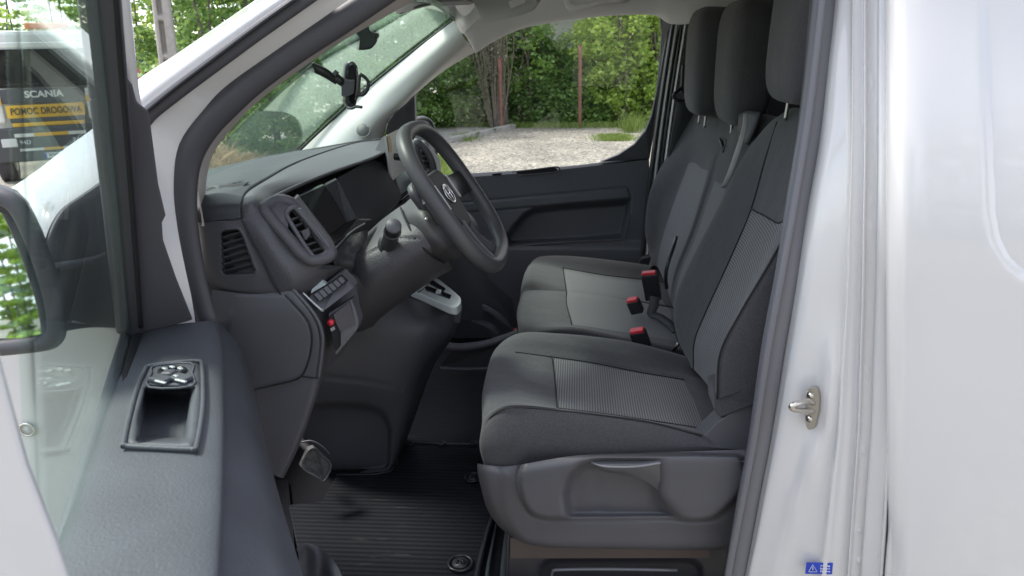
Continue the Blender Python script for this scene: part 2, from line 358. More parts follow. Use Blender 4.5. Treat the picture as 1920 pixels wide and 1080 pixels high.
patch('inner_pillar_trim', [[(384, 424, .085), (380, 424, .11), (377, 424, .14)], [(376, 380, .085), (374, 380, .12), (384, 380, .20)], [(370, 350, .085), (377, 350, .11), (386, 350, .20)], [(372, 310, .085), (380, 312, .11), (391, 316, .20)], [(385, 270, .085), (394, 275, .11), (404, 281, .2)], [(415, 230, .085), (424, 236, .11), (433, 243, .2)],
      [(470, 172, .085), (478, 180, .11), (487, 188, .2)], [(596, 78, .085), (603, 87, .11), (612, 96, .2)], [(690, 22, .085), (697, 31, .11), (706, 41, .2)], [(745, -12, .085), (752, -2, .11), (764, 8, .2)], [(830, -60, .085), (840, -50, .11), (850, -40, .2)]], BEIGE, van, k=5, kv=5)

# ---- glass of the windscreen
ws = patch('windscreen', [[(330, 360, .22), (440, 320, .9), (559, 286, 1.62)], [(410, 262, .22), (540, 215, .92), (640, 208, 1.62)], [(590, 100, .24), (680, 95, .92), (735, 127, 1.6)], [(770, -10, .25), (812, -6, .9), (858, 30, 1.58)]], GWS, van, k=6, solid=.004)
tube('windscreen_border', [(559, 285, 1.60), (625, 222, 1.60), (692, 162, 1.59), (780, 92, 1.57), (840, 46, 1.55), (851, 37, 1.54), (840, 26, 1.45), (815, 9, 1.3), (800, 9, .9), (750, 22, .4)], .0045, SMOOTH, van, n=8)
# ---- far pillar trim and tweeter
fp = patch('far_pillar_trim', [[(556, 288, 1.62), (620, 290, 1.56), (680, 290, 1.56), (720, 290, 1.62)], [(600, 249, 1.61), (650, 252, 1.56), (690, 256, 1.56), (718, 254, 1.64)], [(645, 208, 1.60), (690, 216, 1.55), (716, 224, 1.56), (736, 216, 1.64)],
      [(692, 164, 1.59), (726, 178, 1.55), (754, 192, 1.56), (777, 178, 1.64)], [(770, 101, 1.57), (796, 116, 1.53), (818, 132, 1.55), (832, 133, 1.63)], [(851, 38, 1.54), (862, 56, 1.50), (876, 80, 1.53), (892, 97, 1.62)]], TRIM, van, k=7, kv=7)
tag(fp, 'light grey trim of the far windscreen pillar')
c0 = unA((681, 244, 1.548)); nn = CAM - c0; nn /= np.linalg.norm(nn)
tube('tweeter_grille', [tuple(c0 - nn * .004), tuple(c0 + nn * .004)], .0235, mat('grille_grey', (.33, .33, .32), .6, bump=[(1500, .8, .001)]), fp, un=unI, n=28)
tube('grille_ring', [tuple(c0 + nn * .004 + .0245 * (rt * math.cos(t) + up * math.sin(t))) for t in np.linspace(0, 2 * math.pi, 24)[:-1]], .0016, mat('ring_grey', (.42, .41, .39), .5), fp, un=unI, k=2, n=6, closed=True)

# ---- roof lining, visor, handle
hl = patch('roof_lining', [[(870, 62, 1.52), (890, 97, 1.62), (890, 99, 1.66)], [(905, 30, 1.50), (925, 74, 1.61), (925, 76, 1.66)], [(965, 4, 1.50), (985, 48, 1.60), (985, 50, 1.66)], [(1095, -14, 1.48), (1100, 30, 1.59), (1100, 32, 1.66)], [(1190, -20, 1.48), (1190, 24, 1.58), (1190, 26, 1.64)],
      [(1232, -20, 1.48), (1230, 26, 1.58), (1232, 28, 1.64)], [(1262, -20, 1.48), (1258, 40, 1.56), (1256, 42, 1.60)], [(1320, -20, 1.48), (1312, 40, 1.50), (1310, 42, 1.54)], [(1420, -20, 1.45), (1420, 38, 1.44), (1420, 40, 1.47)]], HEAD, van, k=6, kv=6)
tag(hl, 'light grey roof lining above the windows')
patch('ceiling', [[(-.36, .10, 1.80), (-.42, .9, 1.83), (-.44, 1.52, 1.80)], [(-.2, .10, 1.83), (-.25, .9, 1.865), (-.25, 1.5, 1.835)], [(.5, .12, 1.86), (.5, .9, 1.89), (.5, 1.5, 1.86)], [(3, .12, 1.86), (3, .9, 1.89), (3, 1.5, 1.86)]], HEAD, hl, un=unI, k=5)
patch('front_header', [[(736, -6, .2), (742, 26, .25)], [(770, -30, .6), (775, 19, .6)], [(800, -30, 1.0), (806, 10, 1.0)], [(820, -20, 1.3), (826, 14, 1.35)], [(845, 0, 1.5), (851, 38, 1.545)], [(872, 30, 1.5), (871, 64, 1.53)], [(905, -10, 1.5), (907, 34, 1.515)]], HEAD, hl, k=6, kv=4)
roof = patch('roof', [[(-.50, -.0 + .12, 1.80), (-.62, .9, 1.84), (-.5, 1.72, 1.80)], [(-.2, .09, 1.88), (-.2, .9, 1.93), (-.2, 1.75, 1.88)], [(3, .09, 1.91), (3, .9, 1.95), (3, 1.75, 1.91)]], WHITE, van, un=unI, k=5, solid=.01)
plate('header_backing', [(822, -40, 1.60), (824, 6, 1.60), (852, 32, 1.60), (871, 66, 1.60), (894, 94, 1.62), (930, 68, 1.62), (930, -40, 1.60)], HEAD, hl, depth=(0, .03, 0), bevel=0)
vs = patch('sun_visor', [[(880, -14, 1.26), (905, 30, 1.25), (910, 39, 1.25)], [(930, -20, 1.24), (938, 26, 1.23), (940, 34, 1.23)], [(990, -30, 1.18), (996, 8, 1.17), (1000, 14, 1.17)], [(1010, -30, 1.16), (1012, -4, 1.15), (1014, 2, 1.15)]], mat('visor_fabric', (.36, .36, .355), .8, bump=[(900, .3, .0006)]), van, k=5, solid=.016, bevel=.003)
tag(vs, 'light grey folded sun visor')
box('vanity_flap', unA((972, 3, 1.165)), (.055, .006, .022), mat('flap_light', (.6, .6, .58), .5), vs, rot=frame3((1, 0, .35), (0, 0, 1)))
gh = tube('grab_handle', [(1062, -6, 1.46), (1068, 12, 1.44), (1085, 16, 1.42), (1120, 8, 1.41), (1158, 3, 1.42), (1176, -2, 1.44), (1182, -14, 1.46)], [.011, .012, .010, .009, .009, .011, .010], HEAD, van, n=12)
box('lining_dome', unA((845, -10, 1.2)), (.12, .2, .05), mat('console_grey', (.14, .14, .145), .6), hl, bevel=.015)

# ---- far side: door, window, panel, mirror
FD = 1.66
def fdisp(px, py):
    d = np.zeros_like(px)
    pocket = [(949, 443), (962, 424), (983, 401), (1000, 391), (1040, 386), (1182, 375), (1180, 400), (1169, 447), (1100, 452), (955, 461)]
    s = sdf(px, py, pocket); d += .075 * sm(-s, -3, 10)
    strip = [(860, 381), (1176, 352), (1182, 362), (1182, 374), (860, 400)]
    s2 = sdf(px, py, strip); d -= .006 * sm(-s2, -1.5, 2.5) * (s > 3)
    d += .006 * np.exp(-(s2 / 1.6) ** 2)
    d -= .02 * sm(py, 448, 470)
    return d
fdoor = patch('far_door', [[(700, 340, FD), (880, 332, FD), (1050, 318, FD), (1217, 299, FD)], [(700, 385, FD), (880, 370, FD), (1050, 352, FD), (1217, 335, FD)], [(700, 460, FD), (880, 450, FD), (1050, 436, FD), (1208, 425, FD)], [(700, 560, FD), (880, 545, FD), (1050, 530, FD), (1200, 515, FD)], [(700, 700, FD), (880, 690, FD), (1050, 680, FD), (1200, 660, FD)]],
      mat('far_door_plastic', (.095, .098, .112), .5, bump=[(300, .4, .001)]), van, k=40, kv=70, disp=fdisp)
tag(fdoor, 'dark grey inner panel of the closed passenger door')
patch('door_top_ledge', [[(700, 334, FD + .09), (880, 325, FD + .09), (1050, 313, FD + .09), (1220, 292, FD + .09)], [(700, 336, FD + .03), (880, 327, FD + .03), (1050, 314, FD + .03), (1218, 294, FD + .03)], [(700, 341, FD + .0), (880, 333, FD), (1050, 319, FD), (1217, 300, FD)]], mat('far_ledge', (.045, .048, .056), .75, spec=.25), fdoor, k=5, kv=10)
plate('grab_recess', [(966, 323, 1.655), (1040, 314, 1.655), (1046, 318, 1.655), (1040, 321, 1.655), (975, 328, 1.655)], PIT_, fdoor, depth=(0, .01, 0), r=3, bevel=0)
tube('recess_rim', [(960, 322, 1.652), (1000, 318, 1.65), (1042, 313, 1.652), (1049, 318, 1.652), (1040, 323, 1.65), (1000, 327, 1.65), (972, 329, 1.652)], .0028, LEDGE, fdoor, k=3, n=8)
plate('window_switch', [(922, 326, 1.652), (941, 324, 1.652), (940, 328, 1.652), (924, 330, 1.652)], PIT_, fdoor, depth=(0, .01, 0), r=2, bevel=0)
tube('pocket_edge', [(955, 463, 1.655), (1030, 456, 1.645), (1120, 451, 1.645), (1166, 449, 1.645), (1173, 440, 1.65), (1180, 402, 1.65)], .0035, BLK2, fdoor, k=4, n=8)
# lower dark region below the far panel
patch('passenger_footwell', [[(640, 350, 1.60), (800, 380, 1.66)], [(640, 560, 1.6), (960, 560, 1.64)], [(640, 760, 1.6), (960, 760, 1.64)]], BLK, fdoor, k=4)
fg = patch('door_window', [[(770, 150, 1.70), (900, 60, 1.66), (1060, 0, 1.64), (1262, -5, 1.63)], [(770, 200, 1.72), (900, 190, 1.70), (1060, 180, 1.68), (1250, 170, 1.67)], [(770, 350, 1.78), (900, 350, 1.76), (1060, 340, 1.74), (1240, 330, 1.73)]], GFD, fdoor, k=4, solid=.004)
# rear frame of the window opening (black) and triangle in front
plate('window_corner', [(1225, 20, 1.63), (1238, 34, 1.63), (1241, 60, 1.63), (1238, 110, 1.63), (1231, 170, 1.63), (1222, 215, 1.635), (1210, 245, 1.64), (1190, 270, 1.65), (1160, 290, 1.655), (1125, 304, 1.66), (1218, 298, 1.655), (1228, 240, 1.64), (1250, 120, 1.62), (1262, 44, 1.6), (1258, 30, 1.6)], BLK, fdoor, depth=(0, .03, 0), bevel=.003)
plate('window_corner', [(728, 262, 1.66), (722, 246, 1.66), (727, 228, 1.655), (740, 210, 1.65), (758, 195, 1.65), (777, 176, 1.65), (779, 240, 1.65), (778, 330, 1.66), (728, 330, 1.66)], BLK, fdoor, depth=(0, .03, 0), bevel=.003)
tube('frame_post', [(775, 172, 1.66), (777, 250, 1.67), (778, 330, 1.70)], .0055, SMOOTH, fdoor, n=8)
# far mirror
fm = tube('wing_mirror', [(776, 224, 1.80), (792, 221, 1.88), (806, 227, 1.92), (814, 245, 1.92), (818, 268, 1.92), (816, 290, 1.92), (800, 300, 1.92), (782, 296, 1.90)], .008, SMOOTH, fdoor, n=8)
plate('mirror_glass', [(778, 226, 1.93), (792, 224, 1.93), (804, 230, 1.93), (812, 250, 1.93), (815, 285, 1.93), (782, 294, 1.93)], MIRR, fm, depth=(-.004, .004, 0), bevel=0)
plate('mirror_shell', [(778, 224, 1.945), (792, 221, 1.945), (806, 227, 1.945), (815, 248, 1.945), (818, 288, 1.945), (782, 297, 1.945)], SMOOTH, fm, depth=(-.06, .04, 0), bevel=.01)
# jamb strips behind the far door
def strip(name, a, b, m, y0, y1, wpx, par):
    n = 6; rows = []
    for t in np.linspace(0, 1, n):
        x = a[0] + (b[0] - a[0]) * t - 5 * math.sin(math.pi * t); y = a[1] + (b[1] - a[1]) * t
        rows.append([(x, y, y0), (x + wpx * .35, y, y1), (x + wpx * .7, y, y1), (x + wpx, y, y0)])
    return patch(name, rows, m, par, k=4, kv=4)
fb = patch('far_pillar_lining', [[(1240, -20, 1.60), (1300, -20, 1.54), (1440, -20, 1.5)], [(1240, 150, 1.64), (1310, 150, 1.58), (1440, 150, 1.54)], [(1215, 400, 1.68), (1300, 400, 1.62), (1440, 400, 1.6)], [(1195, 640, 1.68), (1300, 640, 1.64), (1440, 640, 1.6)]], mat('pillar_grey', (.20, .20, .21), .7, bump=[(700, .3, .0006)]), van, k=5)
tag(fb, 'grey inner lining of the far door pillar')
strip('pillar_seal', (1258, 38), (1196, 520), SMOOTH, 1.60, 1.585, 10, fb)
strip('jamb_strip', (1266, 40), (1206, 520), mat('grey_trim_light', (.55, .55, .54), .5), 1.595, 1.58, 8, fb)
strip('pillar_seal', (1273, 44), (1213, 520), SMOOTH, 1.59, 1.575, 11, fb)
strip('jamb_strip', (1283, 40), (1222, 520), mat('grey_trim', (.65, .65, .63), .5), 1.58, 1.56, 7, fb)
sb = plate('belt_guide', [(1279, 122, 1.50), (1299, 121, 1.50), (1300, 180, 1.50), (1276, 174, 1.50)], SMOOTH, fb, depth=(0, .03, 0), r=4, bevel=.003)
tube('belt_anchor', [(1278, 165, 1.49), (1266, 174, 1.47), (1263, 182, 1.47), (1274, 189, 1.47), (1300, 188, 1.48)], .006, SMOOTH, sb, n=8)
patch('seat_belt', [[(1272, 186, 1.48), (1312, 188, 1.50)], [(1262, 240, 1.5), (1300, 240, 1.52)], [(1252, 300, 1.52), (1285, 300, 1.54)], [(1235, 420, 1.55), (1270, 420, 1.57)]], BELT, fb, k=3, solid=.003)
# bulkhead behind the seats
bk = patch('bulkhead', [[(.78, .10, .5), (.78, 1.68, .5)], [(.80, .10, 1.2), (.80, 1.68, 1.2)], [(.76, .12, 1.88), (.76, 1.55, 1.88)]], DKW, van, un=unI, k=4, solid=.01)
box('luggage_net_bar', (.70, 1.05, 1.80), (.04, .35, .04), BLK2, bk, bevel=.012)
patch('near_pillar_lining', [[(1520, -20, .16), (1545, -20, .13)], [(1500, 200, .16), (1520, 200, .13)], [(1455, 500, .14), (1475, 500, .1)], [(1405, 800, .12), (1425, 800, .08)], [(1350, 1100, .12), (1370, 1100, .08)]], BLK, van, k=4)
box('inner_side_wall', (.75, .185, 1.15), (.30, .01, 1.5), DKW, bk, bevel=0)
box('far_side_wall', (1.4, 1.76, 1.1), (2.1, .02, 1.6), DKW, van, bevel=0)
box('near_side_wall', (.95, .09, .3), (3.0, .02, .40), BLK, bk, bevel=0)

# ================================================================== SEATS
def seatmf(i, j): return 0
def insert_mf(i0, i1, j0, j1):
    return lambda i, j: 1 if (i0 <= i < i1 and j0 <= j < j1) else 0
# --- driver seat
def skirt(px, py):
    """relief of the plastic side: raised handle housing, hollow, recline hub"""
    d = np.zeros_like(px)
    pod = rnd([(968, 900), (975, 868), (998, 853), (1120, 851), (1238, 850), (1300, 849), (1392, 852), (1405, 900), (1385, 935), (1340, 974), (1300, 979), (1262, 972), (1130, 974), (1030, 975), (995, 968), (975, 935)], 14)
    s = sdf(px, py, pod); d -= .032 * sm(-s, -2, 7)
    hol = rnd([(1060, 980), (1052, 925), (1062, 890), (1085, 866), (1120, 857), (1236, 859), (1240, 925), (1262, 950), (1292, 980)], 12)
    s2 = sdf(px, py, hol); d += .045 * sm(-s2, -2, 20) * sm(-s, -2, 8)
    d += .003 * np.exp(-(dline(px, py, [(1119, 885), (1121, 925), (1128, 955), (1142, 966)]) / 3.5) ** 2)
    d += .004 * np.exp(-((s - 2) / 2.2) ** 2) * (py > 960)
    d += .006 * np.exp(-(dline(px, py, [(1238, 862), (1237, 900), (1240, 925)]) / 2.5) ** 2)
    return d
seat = patch('seat', [[(901, 860, .30), (897, 869, .15), (935, 874, .128), (970, 872, .125), (1100, 852, .122), (1300, 846, .12), (1420, 842, .12)], [(899, 872, .30), (898, 885, .145), (940, 892, .118), (975, 890, .115), (1100, 872, .11), (1300, 866, .11), (1420, 862, .11)],
      [(904, 910, .30), (904, 915, .15), (938, 920, .118), (985, 920, .112), (1100, 910, .11), (1300, 905, .11), (1420, 900, .11)], [(916, 950, .30), (914, 952, .16), (945, 958, .12), (995, 960, .112), (1100, 955, .11), (1300, 955, .11), (1420, 950, .11)],
      [(935, 980, .30), (932, 982, .17), (960, 992, .125), (1005, 997, .115), (1100, 998, .112), (1300, 996, .112), (1420, 990, .112)], [(960, 1000, .3), (955, 1003, .2), (980, 1016, .14), (1020, 1023, .125), (1100, 1026, .122), (1300, 1028, .122), (1400, 1026, .122)],
      [(975, 1002, .34), (975, 1004, .26), (995, 1018, .2), (1030, 1026, .18), (1100, 1028, .18), (1300, 1030, .18), (1400, 1028, .18)]], BLK2, van, k=14, kv=18, disp=skirt)
tag(seat, 'driver seat in dark cloth with striped centre and plastic side cover')
LEV = mat('lever_plastic', (.085, .085, .09), .38, bump=[(500, .3, .0006)])
lv = patch('height_lever', [[(1104, 861, .105), (1112, 860, .098), (1160, 862, .094), (1205, 860, .094), (1237, 857, .098)], [(1108, 866, .092), (1125, 873, .082), (1165, 873, .078), (1205, 872, .078), (1238, 866, .082)], [(1116, 874, .092), (1135, 881, .084), (1170, 883, .080), (1208, 886, .080), (1238, 895, .084)], [(1118, 877, .10), (1140, 886, .096), (1172, 890, .09), (1212, 904, .09), (1237, 922, .095)]], LEV, seat, k=5, solid=.008, bevel=.002)
tube('lever_edge', [(1105, 862, .10), (1116, 870, .086), (1140, 875, .078), (1190, 875, .075), (1239, 868, .08)], .0018, mat('edge_grey', (.22, .22, .23), .35), lv, n=8)
plate('recline_cover', [(1296, 846, .13), (1314, 822, .135), (1345, 792, .14), (1380, 768, .145), (1420, 748, .15), (1430, 850, .13), (1380, 851, .13)], BLK2, seat, depth=(0, .05, 0), bevel=.007, r=8, seg=4)
tube('cover_line', [(1248, 873, .088), (1300, 871, .086), (1360, 868, .086), (1400, 865, .088)], .0022, BLK2, seat, n=8)
CU = [[(908, 872, .16), (913, 874, .14), (960, 874, .13), (1050, 874, .13), (1130, 862, .13), (1220, 855, .13), (1305, 848, .13)],
      [(899, 835, .165), (905, 834, .135), (958, 832, .118), (1055, 838, .115), (1140, 838, .115), (1220, 838, .115), (1310, 838, .12)],
      [(903, 800, .175), (915, 783, .15), (955, 768, .132), (1052, 775, .125), (1140, 785, .125), (1220, 796, .125), (1312, 822, .13)],
      [(904, 788, .185), (920, 770, .165), (962, 757, .145), (1050, 766, .138), (1140, 777, .138), (1225, 790, .138), (1318, 812, .145)],
      [(904, 778, .215), (917, 755, .205), (968, 748, .200), (1045, 765, .215), (1135, 776, .215), (1225, 789, .22), (1322, 804, .22)],
      [(904, 740, .35), (917, 705, .35), (965, 706, .35), (1041, 718, .35), (1130, 728, .35), (1215, 744, .35), (1303, 757, .35)],
      [(914, 694, .50), (926, 664, .49), (966, 660, .49), (1035, 669, .49), (1110, 680, .49), (1190, 696, .49), (1283, 712, .49)],
      [(926, 668, .56), (938, 645, .555), (975, 634, .55), (1040, 641, .545), (1110, 652, .545), (1190, 666, .545), (1285, 696, .545)],
      [(942, 660, .60), (953, 636, .60), (985, 623, .60), (1040, 625, .60), (1110, 631, .60), (1190, 643, .60), (1290, 670, .60)],
      [(955, 690, .645), (965, 655, .645), (1000, 635, .645), (1050, 632, .645), (1120, 640, .645), (1200, 652, .645), (1290, 680, .645)]]
def seams1(px, py):
    d = .0035 * np.exp(-(dline(px, py, [(905, 803), (925, 778), (955, 764), (1000, 763), (1052, 768), (1140, 779), (1225, 792), (1316, 815)]) / 2.2) ** 2)
    d += .0045 * np.exp(-(dline(px, py, [(1035, 669), (1038, 700), (1045, 765), (1135, 776), (1322, 804), (1283, 712), (1190, 696), (1035, 669)]) / 2.4) ** 2)
    d += .003 * np.exp(-(dline(px, py, [(930, 664), (966, 659), (1035, 667)]) / 2) ** 2)
    return d
for _r in CU:
    a_, b_ = _r[-1], _r[-2]; _r.append((a_[0] + 70, a_[1] + (a_[1] - b_[1]) * .75 + 4, a_[2] + .01))
patch('cushion', CU, [FAB, INS], seat, k=9, kv=12, disp=seams1, mf=insert_mf(4, 6, 3, 6))
BK = [[(1330, 700, .66), (1312, 700, .655), (1296, 692, .62), (1300, 692, .50), (1322, 716, .36), (1341, 742, .23), (1342, 745, .17), (1345, 748, .145), (1385, 735, .14), (1440, 720, .145), (1530, 700, .2)],
      [(1300, 640, .68), (1280, 640, .67), (1268, 622, .63), (1302, 640, .50), (1327, 655, .37), (1353, 672, .24), (1348, 672, .18), (1350, 664, .15), (1395, 650, .14), (1455, 640, .145), (1545, 620, .2)],
      [(1300, 560, .69), (1282, 560, .68), (1268, 560, .64), (1323, 585, .50), (1352, 588, .37), (1380, 590, .24), (1383, 592, .18), (1386, 590, .152), (1430, 570, .145), (1490, 560, .15), (1580, 540, .2)],
      [(1330, 470, .69), (1315, 470, .68), (1308, 470, .64), (1370, 482, .50), (1398, 486, .38), (1426, 490, .25), (1437, 490, .19), (1445, 490, .16), (1490, 470, .155), (1540, 460, .16), (1610, 440, .2)],
      [(1375, 390, .69), (1358, 388, .68), (1348, 392, .64), (1408, 392, .50), (1433, 404, .38), (1458, 418, .26), (1475, 410, .2), (1490, 405, .175), (1530, 390, .17), (1580, 380, .18), (1640, 370, .22)],
      [(1420, 300, .68), (1403, 293, .67), (1394, 297, .63), (1434, 300, .51), (1465, 310, .39), (1496, 320, .28), (1515, 315, .22), (1530, 312, .2), (1565, 305, .2), (1610, 295, .2), (1650, 290, .24)],
      [(1460, 240, .64), (1445, 233, .63), (1438, 236, .60), (1457, 228, .52), (1485, 235, .42), (1515, 240, .32), (1535, 240, .27), (1550, 242, .24), (1580, 240, .24), (1620, 235, .25), (1650, 230, .28)],
      [(1490, 214, .6), (1480, 206, .58), (1474, 208, .56), (1488, 202, .5), (1510, 204, .42), (1530, 208, .35), (1548, 212, .3), (1560, 215, .28), (1590, 215, .28), (1620, 215, .3), (1650, 215, .32)]]
def seams2(px, py):
    d = .004 * np.exp(-(dline(px, py, [(1345, 748), (1350, 664), (1386, 590), (1445, 490), (1490, 405), (1530, 312)]) / 2.2) ** 2)
    d += .004 * np.exp(-(dline(px, py, [(1300, 692), (1302, 640), (1323, 585), (1370, 482), (1408, 392), (1434, 300), (1457, 228)]) / 2.2) ** 2)
    d += .003 * np.exp(-(dline(px, py, [(1408, 392), (1458, 418)]) / 2.2) ** 2)
    return d
patch('backrest', BK, [FAB, INSB, BANDF], seat, k=11, kv=8, disp=seams2, mf=lambda i, j: 1 if (i < 4 and 3 <= j < 6) else (2 if j == 6 and i < 5 else 0))
plate('backrest_foot', [(1339, 735, .150), (1380, 728, .140), (1440, 712, .14), (1460, 740, .14), (1400, 765, .14), (1352, 784, .14), (1340, 774, .145)], FAB, seat, depth=(0, .08, 0), r=7, bevel=.014, seg=5)
# shell of the backrest, close behind the cloth
patch('back_shell', [[(1320, 690, .68), (1480, 690, .68), (1660, 650, .6)], [(1310, 500, .70), (1490, 480, .70), (1680, 450, .62)], [(1400, 320, .70), (1540, 310, .66), (1690, 300, .6)], [(1490, 215, .62), (1580, 215, .55), (1680, 215, .5)]], FAB, seat, k=4)
def headrest(name, cx, cy, cz, sx, sy, sz, lean, par, m=FAB):
    n1, n2 = 24, 14; vs = []; fs = []
    M3 = rotm('Y', lean)
    for i in range(n2 + 1):
        ph = -math.pi / 2 + math.pi * i / n2
        for j in range(n1):
            th = 2 * math.pi * j / n1
            f = lambda v, e: math.copysign(abs(v) ** e, v)
            x = f(math.cos(ph), .45) * f(math.cos(th), .5); y = f(math.cos(ph), .45) * f(math.sin(th), .5); z = f(math.sin(ph), .5)
            x *= (1 + .12 * z); vs.append(np.array([cx, cy, cz]) + M3 @ (np.array([x * sx, y * sy, z * sz]) / 2))
    for i in range(n2):
        for j in range(n1): fs.append([i * n1 + j, i * n1 + (j + 1) % n1, (i + 1) * n1 + (j + 1) % n1, (i + 1) * n1 + j])
    o = raw(name, vs, fs, m, par, True); fixn(o)
    c = np.array([cx, cy, cz])
    for s in (-1, 1): tube('headrest_rod', [tuple(c + M3 @ np.array([0, s * sy * .22, -sz * .45])), tuple(c + M3 @ np.array([0, s * sy * .22, -sz * .45 - .05]))], .004, DSTEEL, o, un=unI, n=10)
    return o
h3 = headrest('headrest', .445, .40, 1.665, .115, .27, .27, .10, seat)
# --- bench seat
BC = [[(975, 628, .80), (985, 640, .75), (1065, 640, .73), (1160, 655, .72), (1265, 672, .72)],
      [(971, 610, .80), (982, 622, .745), (1070, 615, .725), (1165, 634, .715), (1268, 655, .715)],
      [(969, 596, .82), (985, 600, .77), (1072, 608, .775), (1165, 622, .78), (1268, 640, .78)],
      [(970, 580, .9), (985, 565, .9), (1062, 570, .94), (1165, 588, .95), (1260, 600, .95)],
      [(975, 560, 1.05), (990, 546, 1.06), (1062, 548, 1.08), (1165, 562, 1.08), (1255, 580, 1.08)],
      [(976, 553, 1.10), (992, 545, 1.11), (1061, 548, 1.11), (1160, 560, 1.11), (1250, 574, 1.11)],
      [(977, 540, 1.14), (994, 524, 1.15), (1060, 535, 1.16), (1150, 548, 1.16), (1240, 560, 1.16)],
      [(982, 518, 1.27), (998, 503, 1.28), (1057, 514, 1.28), (1140, 528, 1.28), (1230, 540, 1.28)],
      [(986, 508, 1.38), (1002, 494, 1.40), (1055, 502, 1.40), (1130, 515, 1.40), (1222, 526, 1.40)],
      [(992, 497, 1.46), (1008, 485, 1.48), (1060, 485, 1.48), (1130, 492, 1.48), (1225, 506, 1.48)],
      [(1000, 494, 1.52), (1015, 482, 1.53), (1062, 480, 1.53), (1130, 486, 1.53), (1225, 498, 1.53)],
      [(1005, 520, 1.55), (1020, 500, 1.56), (1065, 495, 1.56), (1130, 500, 1.56), (1225, 510, 1.56)]]
def seams3(px, py):
    d = .006 * np.exp(-(dline(px, py, [(975, 556), (1000, 545), (1061, 548), (1160, 561), (1250, 575)]) / 2.2) ** 2)
    d += .005 * np.exp(-(dline(px, py, [(1055, 502), (1060, 540), (1072, 608), (1165, 622), (1268, 640)]) / 2.0) ** 2)
    d += .004 * np.exp(-(dline(px, py, [(1055, 502), (1130, 515), (1222, 526)]) / 2.0) ** 2)
    return d
bbase = patch('seat', [[(968, 610, .84), (985, 630, .76), (1100, 640, .75), (1270, 670, .75)], [(985, 720, .84), (1000, 740, .76), (1100, 750, .76), (1270, 760, .76)]], BLK, van, k=4)
tag(bbase, 'double passenger bench seat in dark cloth beyond the driver seat')
for _r in BC:
    a_, b_ = _r[-1], _r[-2]; _r.append((a_[0] + 60, a_[1] + (a_[1] - b_[1]) * .6 + 3, a_[2] + .005))
patch('cushion', BC, [FAB, INS2], bbase, k=7, kv=12, disp=seams3, mf=insert_mf(2, 8, 2, 4))
BB = [[(1228, 560, 1.56), (1212, 520, 1.54), (1216, 505, 1.50), (1232, 500, 1.40), (1250, 540, 1.20), (1256, 560, 1.12), (1262, 575, 1.06), (1272, 600, .9), (1275, 640, .74), (1300, 640, .68)],
      [(1232, 480, 1.57), (1218, 478, 1.55), (1222, 476, 1.51), (1238, 462, 1.40), (1258, 480, 1.20), (1266, 505, 1.12), (1275, 515, 1.06), (1290, 530, .88), (1300, 560, .74), (1320, 560, .68)],
      [(1230, 420, 1.57), (1213, 425, 1.55), (1214, 430, 1.52), (1260, 390, 1.40), (1284, 410, 1.22), (1297, 425, 1.12), (1306, 440, 1.06), (1330, 450, .88), (1350, 470, .74), (1370, 470, .68)],
      [(1245, 340, 1.57), (1228, 345, 1.55), (1225, 352, 1.52), (1291, 306, 1.40), (1316, 316, 1.25), (1328, 322, 1.14), (1340, 338, 1.06), (1362, 352, .88), (1400, 390, .74), (1420, 400, .68)],
      [(1275, 270, 1.56), (1262, 275, 1.54), (1262, 280, 1.52), (1302, 262, 1.40), (1326, 262, 1.25), (1345, 268, 1.14), (1358, 272, 1.06), (1378, 275, .88), (1430, 300, .74), (1450, 310, .68)],
      [(1308, 215, 1.54), (1296, 220, 1.53), (1296, 224, 1.50), (1318, 216, 1.40), (1345, 218, 1.25), (1365, 222, 1.14), (1378, 224, 1.06), (1400, 228, .88), (1450, 240, .74), (1470, 245, .68)],
      [(1325, 200, 1.50), (1312, 202, 1.49), (1313, 204, 1.46), (1328, 199, 1.38), (1352, 202, 1.25), (1372, 206, 1.14), (1388, 208, 1.06), (1410, 212, .88), (1460, 225, .74), (1480, 230, .68)],
      [(1345, 205, 1.50), (1335, 203, 1.49), (1338, 203, 1.46), (1350, 200, 1.38), (1372, 203, 1.25), (1392, 206, 1.14), (1408, 208, 1.06), (1430, 212, .88), (1480, 225, .74), (1500, 230, .68)]]
def seams4(px, py):
    d = .012 * np.exp(-(dline(px, py, [(1348, 288), (1332, 345), (1303, 432), (1272, 508), (1258, 556)]) / 4.5) ** 2)
    d += .004 * np.exp(-(dline(px, py, [(1232, 500), (1238, 462), (1260, 390), (1291, 306), (1328, 322), (1340, 337), (1362, 352)]) / 2.0) ** 2)
    d += .004 * np.exp(-(dline(px, py, [(1232, 500), (1270, 545)]) / 2.0) ** 2)
    return d
def bbmf(i, j): return 1 if (0 <= i < 3 and j in (3, 4, 6)) else 0
patch('backrest', BB, [FAB, INS2], bbase, k=10, kv=7, disp=seams4, mf=bbmf)
headrest('headrest', .405, 1.30, 1.600, .125, .27, .32, .06, bbase)
headrest('headrest', .445, .97, 1.600, .125, .29, .32, .06, bbase)
